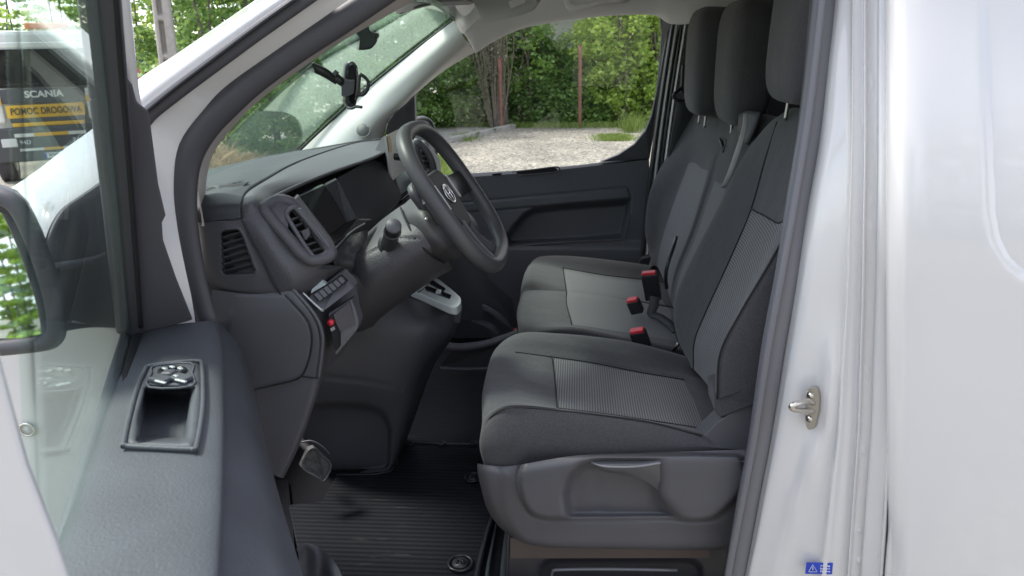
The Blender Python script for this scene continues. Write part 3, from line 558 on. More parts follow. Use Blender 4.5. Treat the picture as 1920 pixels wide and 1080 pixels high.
# pull strap loops on the middle back
tube('strap_loop', [(1350, 262, 1.10), (1354, 272, 1.06), (1360, 283, 1.04), (1372, 289, 1.04), (1378, 292, 1.06)], .005, SMOOTH, bbase, n=8)
tube('strap_loop', [(1362, 262, 1.06), (1360, 276, 1.03), (1356, 285, 1.04)], .004, SMOOTH, bbase, n=8)
patch('middle_belt', [[(1394, 212, .76), (1402, 211, .76)], [(1391, 240, .72), (1400, 240, .72)], [(1381, 275, .70), (1391, 276, .70)], [(1364, 325, .70), (1373, 326, .70)], [(1352, 352, .72), (1359, 353, .72)]], BELTL, bbase, k=4, solid=.003)
patch('belt_outlet', [[(1385, 215, .84), (1400, 208, .80), (1425, 210, .76)], [(1382, 245, .84), (1392, 240, .80), (1410, 250, .76)], [(1384, 262, .84), (1390, 262, .8), (1398, 270, .76)]], BLK, bbase, k=4, solid=.01)
# stitched seams lying in the grooves of the cloth
THR = mat('seam_thread', (.012, .012, .013), .8)
def seam(P, par, r=.0015): tube('seam', P, r, THR, par, k=6, n=6)
seam([(905, 803, .163), (925, 778, .142), (955, 765, .131), (1000, 765, .129), (1052, 770, .127), (1140, 780, .127), (1225, 793, .127), (1316, 817, .132)], seat)
seam([r[3] for r in CU[3:7]], seat); seam([(r[0], r[1], r[2] - .001) for r in CU[4][3:7]], seat); seam([(r[0], r[1], r[2] - .001) for r in CU[6][2:7]], seat)
seam([(p[0], p[1], p[2] - .004) for p in [r[7] for r in BK[:7]]], seat, .0018); seam([(p[0], p[1], p[2] - .002) for p in [r[3] for r in BK[:7]]], seat)
seam([(p[0], p[1], p[2] - .002) for p in BK[4][3:7]], seat)
seam([(r[0], r[1], r[2] - .002) for r in BC[5][1:6]], bbase, .0018); seam([r[2] for r in BC[2:9]], bbase); seam([(r[0], r[1], r[2] - .002) for r in BC[8][2:6]], bbase)
tube('side_strap', [(1268, 445, 1.08), (1262, 465, 1.03), (1252, 495, 1.0), (1248, 520, 1.0), (1250, 540, 1.02)], .006, SMOOTH, bbase, n=8)
# buckles
def buckle(a, b, wpx, lpx, y, lean, par, lab):
    """a,b = middle of the red end; box leans along the photo direction lean"""
    top = unA((a, b, y)); bot = unA((a + lean[0], b + lean[1], y + .01))
    z = top - bot; L = np.linalg.norm(z); z /= L; x = np.array([1, -.25, 0]); x = x - z * (x @ z); x /= np.linalg.norm(x); yv = np.cross(z, x)
    M3 = np.stack([x, yv, z], 1); W = wpx * np.linalg.norm(top - CAM) / F
    o = box('belt_buckle', (top + bot) / 2, (W, .024, L), SMOOTH, par, rot=M3, bevel=.004); tag(o, lab)
    box('release_button', top + z * .002, (W * .86, .019, .009), REDP, o, rot=M3, bevel=.002)
    return o
buckle(1217, 513, 30, 50, .98, (9, 48), bbase, 'upright buckle with a red release button')
b2 = buckle(1186, 563, 24, 26, .92, (10, 22), bbase, 'short buckle lying in the bench seat gap')
buckle(1195, 621, 30, 40, .66, (14, 36), seat, 'driver belt buckle with a red release button')
tube('belt_tail', [(1228, 556, .96), (1226, 572, .95), (1222, 588, .93), (1240, 596, .90), (1258, 610, .86), (1266, 622, .84)], [.014, .014, .013, .012, .012, .01], BELT, bbase, prof=[(-1, -.15), (1, -.15), (1, .15), (-1, .15)], upv=(0, -.5, .8))
tube('belt_hook', [(1262, 656, .70), (1268, 650, .69), (1272, 643, .69)], .005, STEEL, bbase, n=8)
plate('seat_latch', [(1198, 497, 1.52), (1202, 484, 1.52), (1215, 480, 1.52), (1228, 482, 1.52), (1222, 500, 1.52)], SMOOTH, bbase, depth=(0, .03, 0), r=5, bevel=.004)
# ================================================================== FLOOR OF THE CABIN
fl = patch('cabin_floor', [[(-1.3, .09, .548), (-1.3, 1.7, .548)], [(.8, .09, .548), (.8, 1.7, .548)]], mat('floor_carpet', (.012, .012, .015), .9, spec=.08, bump=[(400, .6, .002)]), van, un=unI, k=2, solid=.02)
tag(fl, 'black cabin floor under the rubber mat')
patch('firewall', [[(-1.0, .08, .3), (-1.0, 1.7, .3)], [(-1.02, .08, .9), (-1.02, 1.7, .9)], [(-1.2, .08, 1.15), (-1.2, 1.7, 1.15)]], PIT_, fl, un=unI, k=3)
patch('inner_sill', [[(380, 1100, .56), (560, 1100, .56)], [(420, 900, .56), (540, 900, .56)]], MATS['floor_carpet'], fl, un=unZ, k=2)
MB_ = mat('ribbed_mat', (.008, .009, .012), .5, stripe=((0, 1, 0), .0155, (.017, .018, .021), .5), spec=.12, bump=[(500, .2, .0006), (9, .25, .01)])
# scuffs of dried dust on the mat
def add_scuff(m, c2, lo, hi, sc=(3, 30, 1)):
    nt = m.node_tree; b = nt.nodes['Principled BSDF']; tc = nt.nodes.new('ShaderNodeTexCoord')
    mp = nt.nodes.new('ShaderNodeMapping'); mp.inputs['Scale'].default_value = sc
    n = nt.nodes.new('ShaderNodeTexNoise'); n.inputs['Scale'].default_value = 4; n.inputs['Detail'].default_value = 9; n.inputs['Roughness'].default_value = .7
    r = nt.nodes.new('ShaderNodeValToRGB'); r.color_ramp.elements[0].position = lo; r.color_ramp.elements[1].position = hi
    x = nt.nodes.new('ShaderNodeMixRGB'); x.inputs[2].default_value = (*c2, 1)
    nt.links.new(tc.outputs['Object'], mp.inputs[0]); nt.links.new(mp.outputs[0], n.inputs['Vector']); nt.links.new(n.outputs[0], r.inputs[0]); nt.links.new(r.outputs[0], x.inputs[0])
    s = b.inputs['Base Color']
    if s.is_linked: nt.links.new(s.links[0].from_socket, x.inputs[1])
    else: x.inputs[1].default_value = s.default_value
    nt.links.new(x.outputs[0], s)
add_scuff(MB_, (.075, .072, .07), .60, .78, (2, 14, 1))
matt = plate('floor_mat', [(540, 946, .566), (603, 940, .566), (631, 889, .566), (733, 882, .566), (752, 823, .566), (780, 735, .566), (812, 690, .566), (940, 690, .566), (960, 800, .566), (952, 900, .566), (925, 972, .566), (893, 1085, .566), (885, 1140, .566), (590, 1140, .566), (560, 1040, .566)], MB_, None, depth=(0, 0, -.012), un=unZ, r=6, bevel=.003)
tag(matt, 'black ribbed rubber floor mat with dusty scuffs in the footwell', 'floor mat')
tube('mat_edge', [(631, 890, .568), (733, 883, .568), (751, 825, .568), (779, 737, .568)], .0022, MATR, matt, un=unZ, k=3, n=8)
tube('mat_edge', [(948, 905, .57), (921, 975, .57), (897, 1062, .57), (886, 1130, .57)], .006, MATR, matt, un=unZ, k=3, n=8)
tube('mat_edge', [(750, 829, .568), (830, 832, .568), (910, 833, .568)], .004, MATR, matt, un=unZ, k=3, n=8)
for (a, b, s) in [(888, 895, .021), (863, 1056, .026)]:
    c = unZ((a, b, .571)); rg = tube('mat_clip', [tuple(c + s * np.array([math.cos(t), math.sin(t), 0])) for t in np.linspace(0, 2 * math.pi, 17)[:-1]], .0035, SMOOTH, matt, un=unI, k=2, n=8, closed=True)
    tube('clip_cap', [tuple(c - np.array([0, 0, .004])), tuple(c + np.array([0, 0, .002]))], s * .72, MATR, rg, un=unI, n=20)
    tube('clip_screw', [tuple(c + np.array([-s * .35, 0, .004])), tuple(c + np.array([0, 0, .001])), tuple(c + np.array([s * .35, 0, .004]))], [s * .22, s * .1, s * .22], GLOSS, rg, un=unI, k=4, n=10)
for (a, b) in [(768, 831), (828, 831), (887, 831)]:
    c = unZ((a, b, .571)); tube('mat_stud', [tuple(c + .010 * np.array([math.cos(t) * 1.1, math.sin(t), 0])) for t in np.linspace(0, 2 * math.pi, 12)[:-1]], .0022, SMOOTH, matt, un=unI, k=2, n=6, closed=True)
# seat rail channel and the box under the seat
patch('floor_channel', [[(905, 1130, .56), (912, 1130, .56), (918, 1130, .545), (934, 1130, .545), (936, 1130, .565), (950, 1130, .565), (955, 1130, .56)], [(912, 1060, .56), (918, 1060, .56), (922, 1060, .545), (938, 1060, .545), (940, 1060, .565), (954, 1060, .565), (957, 1060, .56)], [(935, 950, .56), (938, 950, .56), (941, 950, .545), (952, 950, .545), (953, 950, .565), (964, 950, .565), (966, 950, .56)]],
      mat('grey_tread', (.05, .065, .068), .6, bump=[(350, .9, .0015)]), fl, un=unZ, k=4, kv=3)
SBX = mat('seat_box_paint', (.03, .03, .036), .38, bump=[(200, .2, .0006)])
def boxd(px, py):
    p = rnd([(1008, 1150), (1010, 1062), (1030, 1047), (1290, 1046), (1316, 1060), (1318, 1150)], 14)
    s = sdf(px, py, p); return .018 * sm(-s, -2, 6)
bx = patch('seat_box', [[(955, 1000, .165), (1100, 1000, .165), (1250, 1000, .165), (1400, 1000, .165)], [(953, 1047, .165), (1100, 1047, .165), (1250, 1047, .165), (1400, 1047, .165)], [(950, 1150, .165), (1100, 1150, .165), (1250, 1150, .165), (1400, 1150, .165)]], SBX, van, k=22, kv=34, disp=boxd)
tag(bx, 'dark metal box under the driver seat')
plate('ground_bounce', [(957, 1009, .160), (1080, 1016, .160), (1240, 1026, .160), (1330, 1028, .160), (1330, 1046, .160), (957, 1047, .160)], mat('bounce_brown', (.085, .065, .058), .7, bump=[(300, .4, .001)]), bx, depth=(0, .003, 0), bevel=0)  # warm light thrown up from the ground, put into a brown sheet
tube('box_highlight', [(1034, 1085, .165), (1036, 1072, .158), (1050, 1068, .155), (1150, 1067, .155), (1270, 1069, .155)], .0035, mat('highlight_grey', (.14, .145, .16), .25), bx, k=4, n=8)  # pale tube drawn in as the highlight line of the recess
tube('box_edge', [(953, 1000, .165), (951, 1060, .165), (948, 1140, .165)], .004, SBX, bx, n=8)

# ================================================================== DASHBOARD
DT = mat('dash_top_plastic', (.034, .038, .043), .55, bump=[(330, .6, .0014)], var=(5, .3, (.040, .044, .049)))
DS = mat('dash_plastic', (.068, .066, .074), .5, bump=[(300, .8, .0016)], var=(6, .3, (.076, .074, .083)))
dash = patch('dashboard', [[(366, 418, .14), (395, 415, .13), (425, 412.5, .13), (452, 410, .13)], [(366, 385, .16), (398, 384, .145), (425, 383, .145), (453, 381, .15)], [(366, 352, .34), (405, 352, .27), (434, 353, .25), (464, 359, .25)], [(372, 327, .72), (415, 326, .60), (460, 327, .46), (502, 335, .38)],
      [(460, 304, 1.02), (492, 303, .92), (524, 307, .78), (560, 304, .66)], [(559, 284, 1.55), (590, 282, 1.40), (625, 277, 1.25), (656, 271, 1.1)], [(690, 262, 1.60), (700, 262, 1.58), (710, 261, 1.56), (718, 261, 1.54)]], DT, van, k=10, kv=8, solid=.003,
      disp=lambda px, py: .02 * sm(-sdf(px, py, [(384, 356), (392, 352), (412, 353), (415, 349), (465, 341), (448, 353), (430, 359), (384, 366)]), -1, 3) + 0 * px)
tag(dash, 'dark grey dashboard with textured top')
plate('defrost_slot', [(384, 356, .255), (392, 352, .26), (410, 353, .26), (414, 349, .27), (464, 342, .29), (449, 354, .26), (430, 360, .25), (384, 366, .24)], PIT_, dash, depth=(0, .012, 0), bevel=0)
plate('defrost_slot', [(560, 287, 1.40), (600, 276, 1.40), (660, 266, 1.40), (712, 259, 1.40), (690, 266, 1.38), (620, 281, 1.38)], PIT_, dash, depth=(0, .01, 0), bevel=0)
brow = patch('dash_brow', [[(452, 410, .131), (474, 401, .135), (494, 391, .15), (500, 388, .2)], [(453, 381, .151), (475, 374, .155), (497, 378, .20), (503, 378, .25)], [(464, 359, .251), (488, 354, .27), (517, 367, .29), (522, 370, .34)], [(502, 335, .381), (535, 334, .38), (562, 346, .38), (566, 350, .43)],
      [(560, 304, .661), (592, 311, .58), (622, 322, .52), (625, 326, .58)], [(656, 271, 1.1), (676, 281, .9), (694, 297, .72), (697, 301, .78)], [(718, 261, 1.54), (722, 268, 1.2), (728, 280, .86), (730, 285, .9)]], DS, dash, k=10, kv=8)
tube('dash_seam', [(366, 417, .137), (410, 413.5, .127), (452, 410, .128), (452, 385, .144), (464, 359, .246), (502, 335, .376), (560, 304, .655)], .0011, PIT_, dash, k=8, n=6)
tube('brow_lip', [(494, 392, .150), (499, 380, .22), (517, 368, .287), (562, 347, .378), (622, 323, .518), (694, 298, .718), (722, 285, .84)], .0045, DS, dash, k=8, n=8)
# recess behind the lip
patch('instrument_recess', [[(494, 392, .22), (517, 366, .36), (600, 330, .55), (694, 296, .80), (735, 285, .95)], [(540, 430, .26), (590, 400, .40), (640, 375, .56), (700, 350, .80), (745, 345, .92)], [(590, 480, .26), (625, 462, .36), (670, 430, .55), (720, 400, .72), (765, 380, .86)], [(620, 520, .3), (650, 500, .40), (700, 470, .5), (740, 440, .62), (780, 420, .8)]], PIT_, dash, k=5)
cs = patch('instrument_side', [[(633, 333, .52), (665, 316, .62), (694, 301, .74), (716, 305, .80)], [(643, 360, .50), (680, 348, .60), (716, 335, .72), (741, 345, .78)], [(655, 390, .48), (690, 383, .56), (725, 372, .66), (752, 368, .74)], [(667, 412, .46), (690, 416, .50), (715, 405, .58), (744, 385, .68)]], mat('matte_dark', (.028, .028, .033), .8, spec=.25, bump=[(260, .8, .0016)]), dash, k=6)
scr = plate('instrument_screen', [(560, 368, .335), (610, 346, .385), (650, 417, .35), (617, 443, .31)], GLOSS, dash, depth=(-.01, .015, 0), r=3)
plate('screen_frame', [(611, 347, .395), (632, 336, .43), (640, 349, .42), (669, 409, .385), (650, 418, .365)], MATS['matte_dark'], dash, depth=(-.01, .02, 0), r=2)
plate('screen_frame', [(547, 377, .31), (560, 366, .325), (619, 443, .295), (628, 458, .285), (617, 464, .28)], BLK, dash, depth=(-.01, .02, 0), r=3)
plate('dimmer_button', [(564, 385, .30), (570, 387, .30), (573, 396, .295), (567, 395, .295)], GLOSS, dash, depth=(-.004, .004, 0), r=2)
plate('instrument_shelf', [(617, 464, .275), (640, 447, .29), (669, 412, .37), (692, 413, .40), (682, 420, .38), (655, 438, .32), (622, 474, .27)], MATS['matte_dark'], dash, depth=(0, .03, -.004), r=2, bevel=.003)
tube('shelf_edge', [(622, 473, .268), (655, 438, .318), (684, 419, .38)], .002, mat('edge_satin', (.12, .125, .13), .35), dash, n=6)
# end bulge and side cap
patch('dash_end', [[(452, 410, .130), (474, 401, .134), (496, 391, .150)], [(468, 446, .124), (490, 437, .118), (508, 418, .135)], [(492, 488, .124), (516, 478, .115), (535, 452, .135)], [(512, 528, .124), (545, 518, .115), (566, 487, .135)], [(527, 553, .13), (560, 545, .135), (604, 505, .16)], [(537, 557, .16), (580, 556, .19), (640, 500, .21)], [(540, 560, .22), (590, 560, .25), (650, 500, .28)]], DS, dash, k=9, kv=9)
def vent1(px, py):
    v = rnd([(415, 437), (421, 433), (447, 431), (455, 445), (478, 508), (474, 513), (422, 515), (417, 508)], 4)
    s = sdf(px, py, v); return .030 * sm(-s, -1.5, 1.5) - .002 * np.exp(-((s - 2.5) / 1.6) ** 2)
sc_ = patch('side_vent_panel', [[(366, 420, .16), (378, 417, .133), (412, 415, .126), (450, 412, .126)], [(372, 450, .16), (383, 448, .130), (425, 447, .120), (465, 446, .121)], [(376, 490, .16), (390, 490, .130), (440, 490, .119), (489, 488, .121)], [(388, 528, .17), (401, 530, .135), (455, 530, .121), (509, 529, .121)], [(404, 545, .18), (416, 549, .15), (468, 553, .132), (524, 553, .128)], [(412, 550, .22), (425, 556, .2), (475, 560, .18), (527, 560, .17)]], BLK, dash, k=16, kv=18, disp=vent1)
plate('vent_hollow', [(418, 437, .1495), (446, 433, .1495), (475, 509, .1495), (423, 512, .1495)], PIT_, sc_, depth=(0, .004, 0), bevel=0)  # black sheet paints the shade inside the side vent recess
for i in range(6):
    t = (i + .6) / 6; a = (416 + 3 * t, 436 + 76 * t); b = (449 + 27 * t, 431 + 72 * t)
    plate('louvre', [(a[0], a[1] + 1.6, .136), (b[0], b[1] - 5 + 1.6, .136), (b[0], b[1] - 5, .136), (a[0], a[1], .136)], LEDGE, sc_, depth=(0, .012, -.008), bevel=0)
tube('panel_gap', [(453, 412, .122), (467, 445, .118), (490, 487, .117), (510, 527, .118), (526, 552, .124)], .0018, PIT_, dash, n=6)
# round vent pod
pod_out = [(497, 393, .150), (506, 382, .165), (522, 375, .18), (540, 378, .185), (556, 390, .19), (585, 425, .18), (612, 458, .165), (621, 474, .155), (610, 484, .148), (585, 488, .138), (565, 476, .130), (540, 446, .130), (514, 417, .138)]
pod = tube('air_vent', pod_out, .0115, DS, dash, closed=True, k=5, n=12)
tag(pod, 'outer air vent pod at the door end of the dashboard')
plate('vent_hollow', [(p[0], p[1], .20) for p in pod_out], PIT_, pod, depth=(0, .01, 0), bevel=0)
patch('pod_cover', [[(500, 400, .142), (518, 378, .168), (535, 377, .178)], [(520, 425, .130), (532, 402, .150), (550, 385, .18)], [(540, 446, .128), (541, 410, .152), (549, 390, .185)]], DS, pod, k=5)
ring = tube('vent_ring', [(540, 396, .16), (547, 390, .165), (556, 393, .17), (585, 428, .165), (612, 462, .155), (613, 471, .15), (597, 482, .14), (587, 480, .138), (568, 455, .138), (548, 422, .145), (538, 404, .152)], .0042, BLK2, pod, closed=True, k=4, n=8)
for i in range(6):
    t = (i + .7) / 6.2
    a = np.array([539 + 44 * t, 402 + 74 * t]); b = np.array([553 + 54 * t, 393 + 72 * t])
    plate('louvre', [(a[0], a[1], .158), (b[0], b[1] + 4, .172), (b[0], b[1] + 7.5, .172), (a[0], a[1] + 4.5, .158)], BLK2, pod, depth=(0, .016, -.004), bevel=.0008)
plate('vent_knob', [(564, 434, .150), (578, 428, .152), (581, 440, .152), (572, 452, .150)], BLK2, pod, depth=(0, .02, 0), r=3, bevel=.003)
plate('vent_bar', [(556, 392, .158), (563, 392, .16), (618, 458, .152), (617, 466, .148), (611, 462, .15)], BLK2, pod, depth=(0, .012, 0), r=2)
# fabric boot between dash and column
def fold(px, py): return .006 * np.sin(px * .14 + py * .05) + .005 * np.sin(px * .03 - py * .17)
patch('column_boot', [[(622, 480, .30), (650, 445, .36), (690, 430, .42)], [(630, 505, .30), (655, 475, .33), (690, 465, .37)], [(645, 520, .32), (665, 505, .34), (700, 500, .38)]], mat('boot_fabric', (.045, .045, .048), .6, bump=[(60, .5, .006)]), dash, k=12, disp=fold)
# central touch screen standing on the dash
tcs = plate('touch_screen', [(720, 256, .80), (724, 254, .80), (735, 340, .80), (731, 342, .80)], mat('screen_edge', (.5, .5, .5), .3), dash, depth=(-.01, .26, .0), bevel=0)
tag(tcs, 'free standing touch screen in the middle of the dashboard')
patch('screen_glass', [[(724, 254, .802), (744, 249, 1.05)], [(735.5, 341, .802), (757, 322, 1.05)]], GLOSS, tcs, k=2, solid=.002)
patch('screen_back', [[(716, 257, .82), (721, 256, .80)], [(704, 280, .90), (724, 285, .80)], [(694, 298, .93), (728, 312, .80)], [(680, 312, .95), (732, 342, .80)]], BLK2, tcs, k=5)
plate('amber_reflection', [(726, 256, .795), (745, 251, 1.0), (747, 282, 1.0), (730, 286, .795)], mat('amber', (.42, .24, .06), .4), tcs, depth=(.0, .004, 0), bevel=0)  # coloured plate stands in for a warm reflection on the screen
c = unA((741, 294, .82)); tube('volume_knob', [tuple(c), tuple(c + np.array([.014, -.004, 0]))], .010, SMOOTH, tcs, un=unI, n=16)
# centre vents beyond the wheel
cv = tube('air_vent', [(780, 268, 1.10), (790, 272, 1.10), (802, 285, 1.10), (811, 305, 1.10), (812, 322, 1.10), (803, 330, 1.10), (792, 322, 1.10)], .011, BLK2, dash, closed=True, k=4, n=10)
tag(cv, 'oval air vent behind the steering wheel')
plate('vent_hollow', [(778, 266, 1.13), (792, 270, 1.13), (808, 290, 1.13), (814, 325, 1.13), (800, 332, 1.13), (775, 300, 1.13)], PIT_, cv, depth=(0, .02, 0), bevel=0)
for i in range(5):
    a = 283 + i * 9.5; plate('louvre', [(785 + i * 3, a, 1.11), (806 + i * 1.5, a - 2, 1.11), (807 + i * 1.5, a + 1, 1.11), (786 + i * 3, a + 3.5, 1.11)], BLK2, cv, depth=(0, .015, 0), bevel=.0008)
cd2 = patch('dash_centre', [[(728, 262, 1.45), (760, 262, 1.3), (800, 266, 1.2), (826, 300, 1.3)], [(738, 345, .95), (770, 345, 1.0), (800, 340, 1.05), (830, 340, 1.2)], [(745, 372, .85), (790, 372, .9), (830, 372, 1.0), (860, 380, 1.2)], [(760, 420, .8), (800, 420, .85), (850, 430, .95), (900, 430, 1.2)], [(780, 520, .85), (830, 520, .9), (880, 530, 1.0), (920, 540, 1.2)], [(850, 600, .95), (900, 600, 1.0), (930, 600, 1.1), (960, 600, 1.2)]], BLK, dash, k=5)
hv = plate('centre_vent', [(748, 368, .84), (776, 347, .86), (780, 356, .86), (752, 382, .84)], PIT_, dash, depth=(0, .02, 0), bevel=0)
for i in range(3): tube('vent_slat', [(750 + i * 1.5, 371 + i * 4, .835), (777 + i * 1.5, 350 + i * 3.5, .855)], .0012, SILV if i == 1 else BLK2, hv, n=6)
# --- side panel under the dash, next to the door
grv = [(460, 735), (474, 731), (545, 715), (563, 707), (572, 695), (581, 668), (585, 640), (582, 614), (571, 593), (548, 567), (534, 553)]
kp = patch('kick_panel', [[(396, 543, .13), (470, 551, .125), (536, 546, .125), (550, 538, .135), (556, 536, .17)], [(400, 590, .13), (480, 590, .12), (560, 585, .118), (588, 590, .125), (594, 589, .16)], [(410, 640, .13), (495, 640, .12), (580, 640, .118), (603, 640, .125), (609, 640, .16)], [(425, 700, .13), (505, 700, .12), (575, 703, .118), (597, 708, .125), (603, 708, .16)],
      [(445, 765, .13), (510, 765, .12), (562, 765, .118), (581, 768, .125), (586, 768, .16)], [(470, 830, .13), (515, 835, .12), (543, 835, .118), (556, 835, .125), (561, 836, .16)], [(485, 880, .13), (508, 888, .12), (522, 894, .118), (528, 896, .125), (532, 896, .16)]], BLK2, van, k=16, kv=18,
      disp=lambda px, py: -.003 * sm(-sdf(px, py, grv + [(440, 553), (400, 735)]), 0, 4))
tag(kp, 'textured side panel below the dashboard')
tube('panel_gap', [(a, b, .1145) for a, b in grv], .0016, PIT_, kp, k=4, n=6)
tube('panel_gap', [(566, 706, .117), (584, 708, .117), (600, 710, .121)], .0014, PIT_, kp, n=6)
tube('panel_edge', [(548, 540, .128), (590, 590, .118), (604, 625, .118), (604, 655, .118), (597, 710, .118)], .0035, BLK2, kp, n=8)
lp = patch('switch_panel', [[(548, 540, .16), (600, 500, .26), (650, 500, .33)], [(590, 590, .16), (620, 560, .24), (668, 540, .30)], [(606, 640, .17), (625, 640, .22), (674, 605, .28)], [(600, 700, .18), (612, 690, .22), (640, 665, .26)]], DS, dash, k=6)
tag(lp, 'lower dash panel with a row of small switches')
plate('switch_frame', [(578, 557, .155), (602, 581, .15), (609, 582, .15), (664, 540, .20), (662, 534, .205), (641, 511, .21), (634, 512, .21)], BLK2, lp, depth=(0, .03, 0), r=4, bevel=.003)
tube('chrome_edge', [(552, 536, .158), (560, 542, .155), (600, 579, .148), (606, 581, .147)], .0025, SILV, lp, n=8)
plate('silver_trim', [(582, 551, .165), (586, 538, .17), (591, 522, .175), (602, 510, .18), (605, 518, .18), (605, 528, .178), (611, 534, .175)], mat('pale_silver', (.5, .56, .55), .4), lp, depth=(0, .012, 0), bevel=.001)
plate('switch_row', [(586, 551, .149), (600, 567, .146), (651, 529, .187), (639, 517, .195)], PIT_, lp, depth=(0, .01, 0), r=2, bevel=.001)
for i in range(6):
    t0, t1 = (i + .08) / 6, (i + .9) / 6
    A_ = lambda t, s: (586 + 53 * t + (14 - 2 * t) * s, 551 - 34 * t + (16 - 4 * t) * s, .147 + .045 * t - .003)
    plate('switch', [A_(t0, .1), A_(t0, .9), A_(t1, .9), A_(t1, .1)], BLK2, lp, depth=(0, .006, 0), r=1.5, bevel=.001)
pk = plate('coin_pocket', [(616, 588, .175), (659, 561, .215), (665, 575, .215), (673, 603, .21), (670, 617, .205), (630, 666, .17), (624, 640, .17)], BLK2, lp, depth=(0, .03, 0), r=3, bevel=.003)
plate('pocket_face', [(625, 590, .172), (656, 566, .208), (666, 610, .203), (636, 622, .172)], mat('pocket_grey', (.075, .07, .075), .45, bump=[(600, .3, .0005)]), pk, depth=(0, .01, 0), r=2, bevel=.001)
plate('pocket_slot', [(617, 595, .166), (623, 592, .168), (636, 625, .166), (636, 652, .164), (629, 660, .162)], PIT_, pk, depth=(0, .01, 0), r=2, bevel=0)
c = unA((619, 606, .160)); tube('red_switch', [tuple(c), tuple(c + np.array([0, .01, 0]))], .0062, REDP, pk, un=unI, n=14)
plate('key_tag', [(619, 616, .160), (626, 612, .161), (628, 618, .161), (621, 622, .160)], SILV, pk, depth=(0, .003, 0), bevel=0)
# --- centre console side and lower trim
def kd(px, py):
    rec = rnd([(560, 770), (600, 757), (680, 757), (718, 768), (735, 800), (732, 880), (560, 900)], 16)
    return .004 * np.exp(-(dline(px, py, [(600, 705), (690, 717), (764, 732), (790, 733)]) / 1.3) ** 2) + .03 * sm(-sdf(px, py, rec), -2, 8)
cc = patch('centre_console', [[(590, 560, .50), (680, 590, .55), (745, 556, .62), (790, 566, .67), (842, 583, .70), (862, 590, .74)], [(595, 640, .50), (680, 640, .55), (745, 630, .58), (800, 620, .61), (838, 625, .66), (850, 630, .74)], [(590, 705, .50), (680, 715, .55), (745, 725, .58), (776, 715, .61), (798, 690, .66), (812, 690, .74)],
      [(560, 780, .52), (650, 780, .57), (720, 785, .59), (755, 790, .61), (768, 790, .66), (775, 790, .76)], [(575, 850, .56), (640, 860, .58), (700, 862, .60), (738, 862, .62), (746, 862, .68), (750, 862, .78)], [(592, 884, .59), (640, 890, .6), (700, 890, .61), (734, 884, .63), (740, 884, .7), (742, 884, .8)]], BLK, van, k=14, kv=14, disp=kd)
tag(cc, 'black lower centre console')
patch('console_top', [[(745, 556, .70), (790, 566, .715), (840, 582, .71), (868, 572, .73)], [(760, 600, .66), (800, 600, .68), (835, 606, .69), (862, 605, .72)]], BLK2, cc, k=5)
sel = plate('gear_selector', [(767, 541, 1.035), (776, 535, 1.035), (805, 517, 1.035), (822, 522, 1.035), (852, 546, 1.035), (864, 557, 1.035), (865, 566, 1.035), (858, 576, 1.035), (845, 575, 1.035)], mat('selector_silver', (.55, .58, .57), .38, metal=.2), cc, depth=(0, 0, -.022), un=unZ, r=5, bevel=.004, seg=3)
tag(sel, 'silver gear selector plate')
plate('selector_slot', [(804, 525, 1.0385), (810, 524, 1.0385), (836, 541, 1.0385), (831, 545, 1.0385), (805, 531, 1.0385)], GLOSS, sel, depth=(0, 0, -.004), un=unZ, r=2, bevel=0)
plate('selector_slot', [(797, 538, 1.0385), (803, 536, 1.0385), (847, 553, 1.0385), (843, 559, 1.0385), (797, 542, 1.0385)], GLOSS, sel, depth=(0, 0, -.004), un=unZ, r=2, bevel=0)
box('selector_knob', unZ((822, 547, 1.043)), (.012, .02, .008), SILV, sel, bevel=.002)
tube('selector_line', [(783, 549, 1.039), (800, 536, 1.039), (808, 521, 1.039)], .0012, PIT_, sel, un=unZ, n=6)
tray = tube('storage_tray', [(815, 630, .90), (822, 642, .88), (845, 650, .86), (880, 650, .85), (920, 642, .84), (955, 630, .84), (985, 618, .84)], [.010, .012, .012, .012, .011, .010, .010], BLK2, van, n=10)
tag(tray, 'dark storage tray in front of the bench seat')
plate('tray_front', [(818, 640, .89), (850, 654, .87), (930, 646, .86), (990, 625, .86), (990, 688, .90), (824, 688, .92)], BLK, tray, depth=(0, .02, 0))
tube('tray_rail', [(826, 690, .87), (870, 692, .87), (930, 690, .87)], .006, BLK, tray, n=8)
tube('red_latch', [(966, 617, .86), (968, 621, .86)], .006, REDP, tray, n=8)
for (a, b) in [((862, 555), (985, 640)), ((885, 600), (940, 640))]:
    tube('cable_duct', [(a[0], a[1], 1.05), ((a[0] + b[0]) / 2 + 10, (a[1] + b[1]) / 2 - 4, 1.05), (b[0], b[1], 1.05)], .012, BLK, tray, n=8)
# --- pedals
ped = plate('brake_pedal', [(578, 843, .412), (590, 838, .415), (603, 850, .42), (624, 872, .42), (609, 905, .395), (597, 899, .39), (563, 876, .392)], mat('pedal_rubber', (.03, .03, .032), .55, bump=[(90, .9, .004)], var=(60, .2, (.07, .07, .07))), van, depth=(-.01, .014, 0), r=3, bevel=.003)
tag(ped, 'worn rubber brake pedal')
tube('pedal_rim', [(579, 845, .408), (591, 841, .411), (602, 852, .416), (621, 872, .416), (608, 902, .391), (597, 896, .386), (566, 875, .388)], .0026, mat('worn_rubber', (.07, .07, .075), .5, bump=[(120, .8, .003)]), ped, closed=True, k=3, n=8)
tube('pedal_arm', [(548, 800, .50), (566, 830, .47), (592, 855, .45)], .010, BLK, ped, n=8)
tube('pedal_arm', [(565, 829, .45), (585, 827, .45), (605, 838, .45), (618, 852, .45)], .0025, BLK2, ped, n=6)

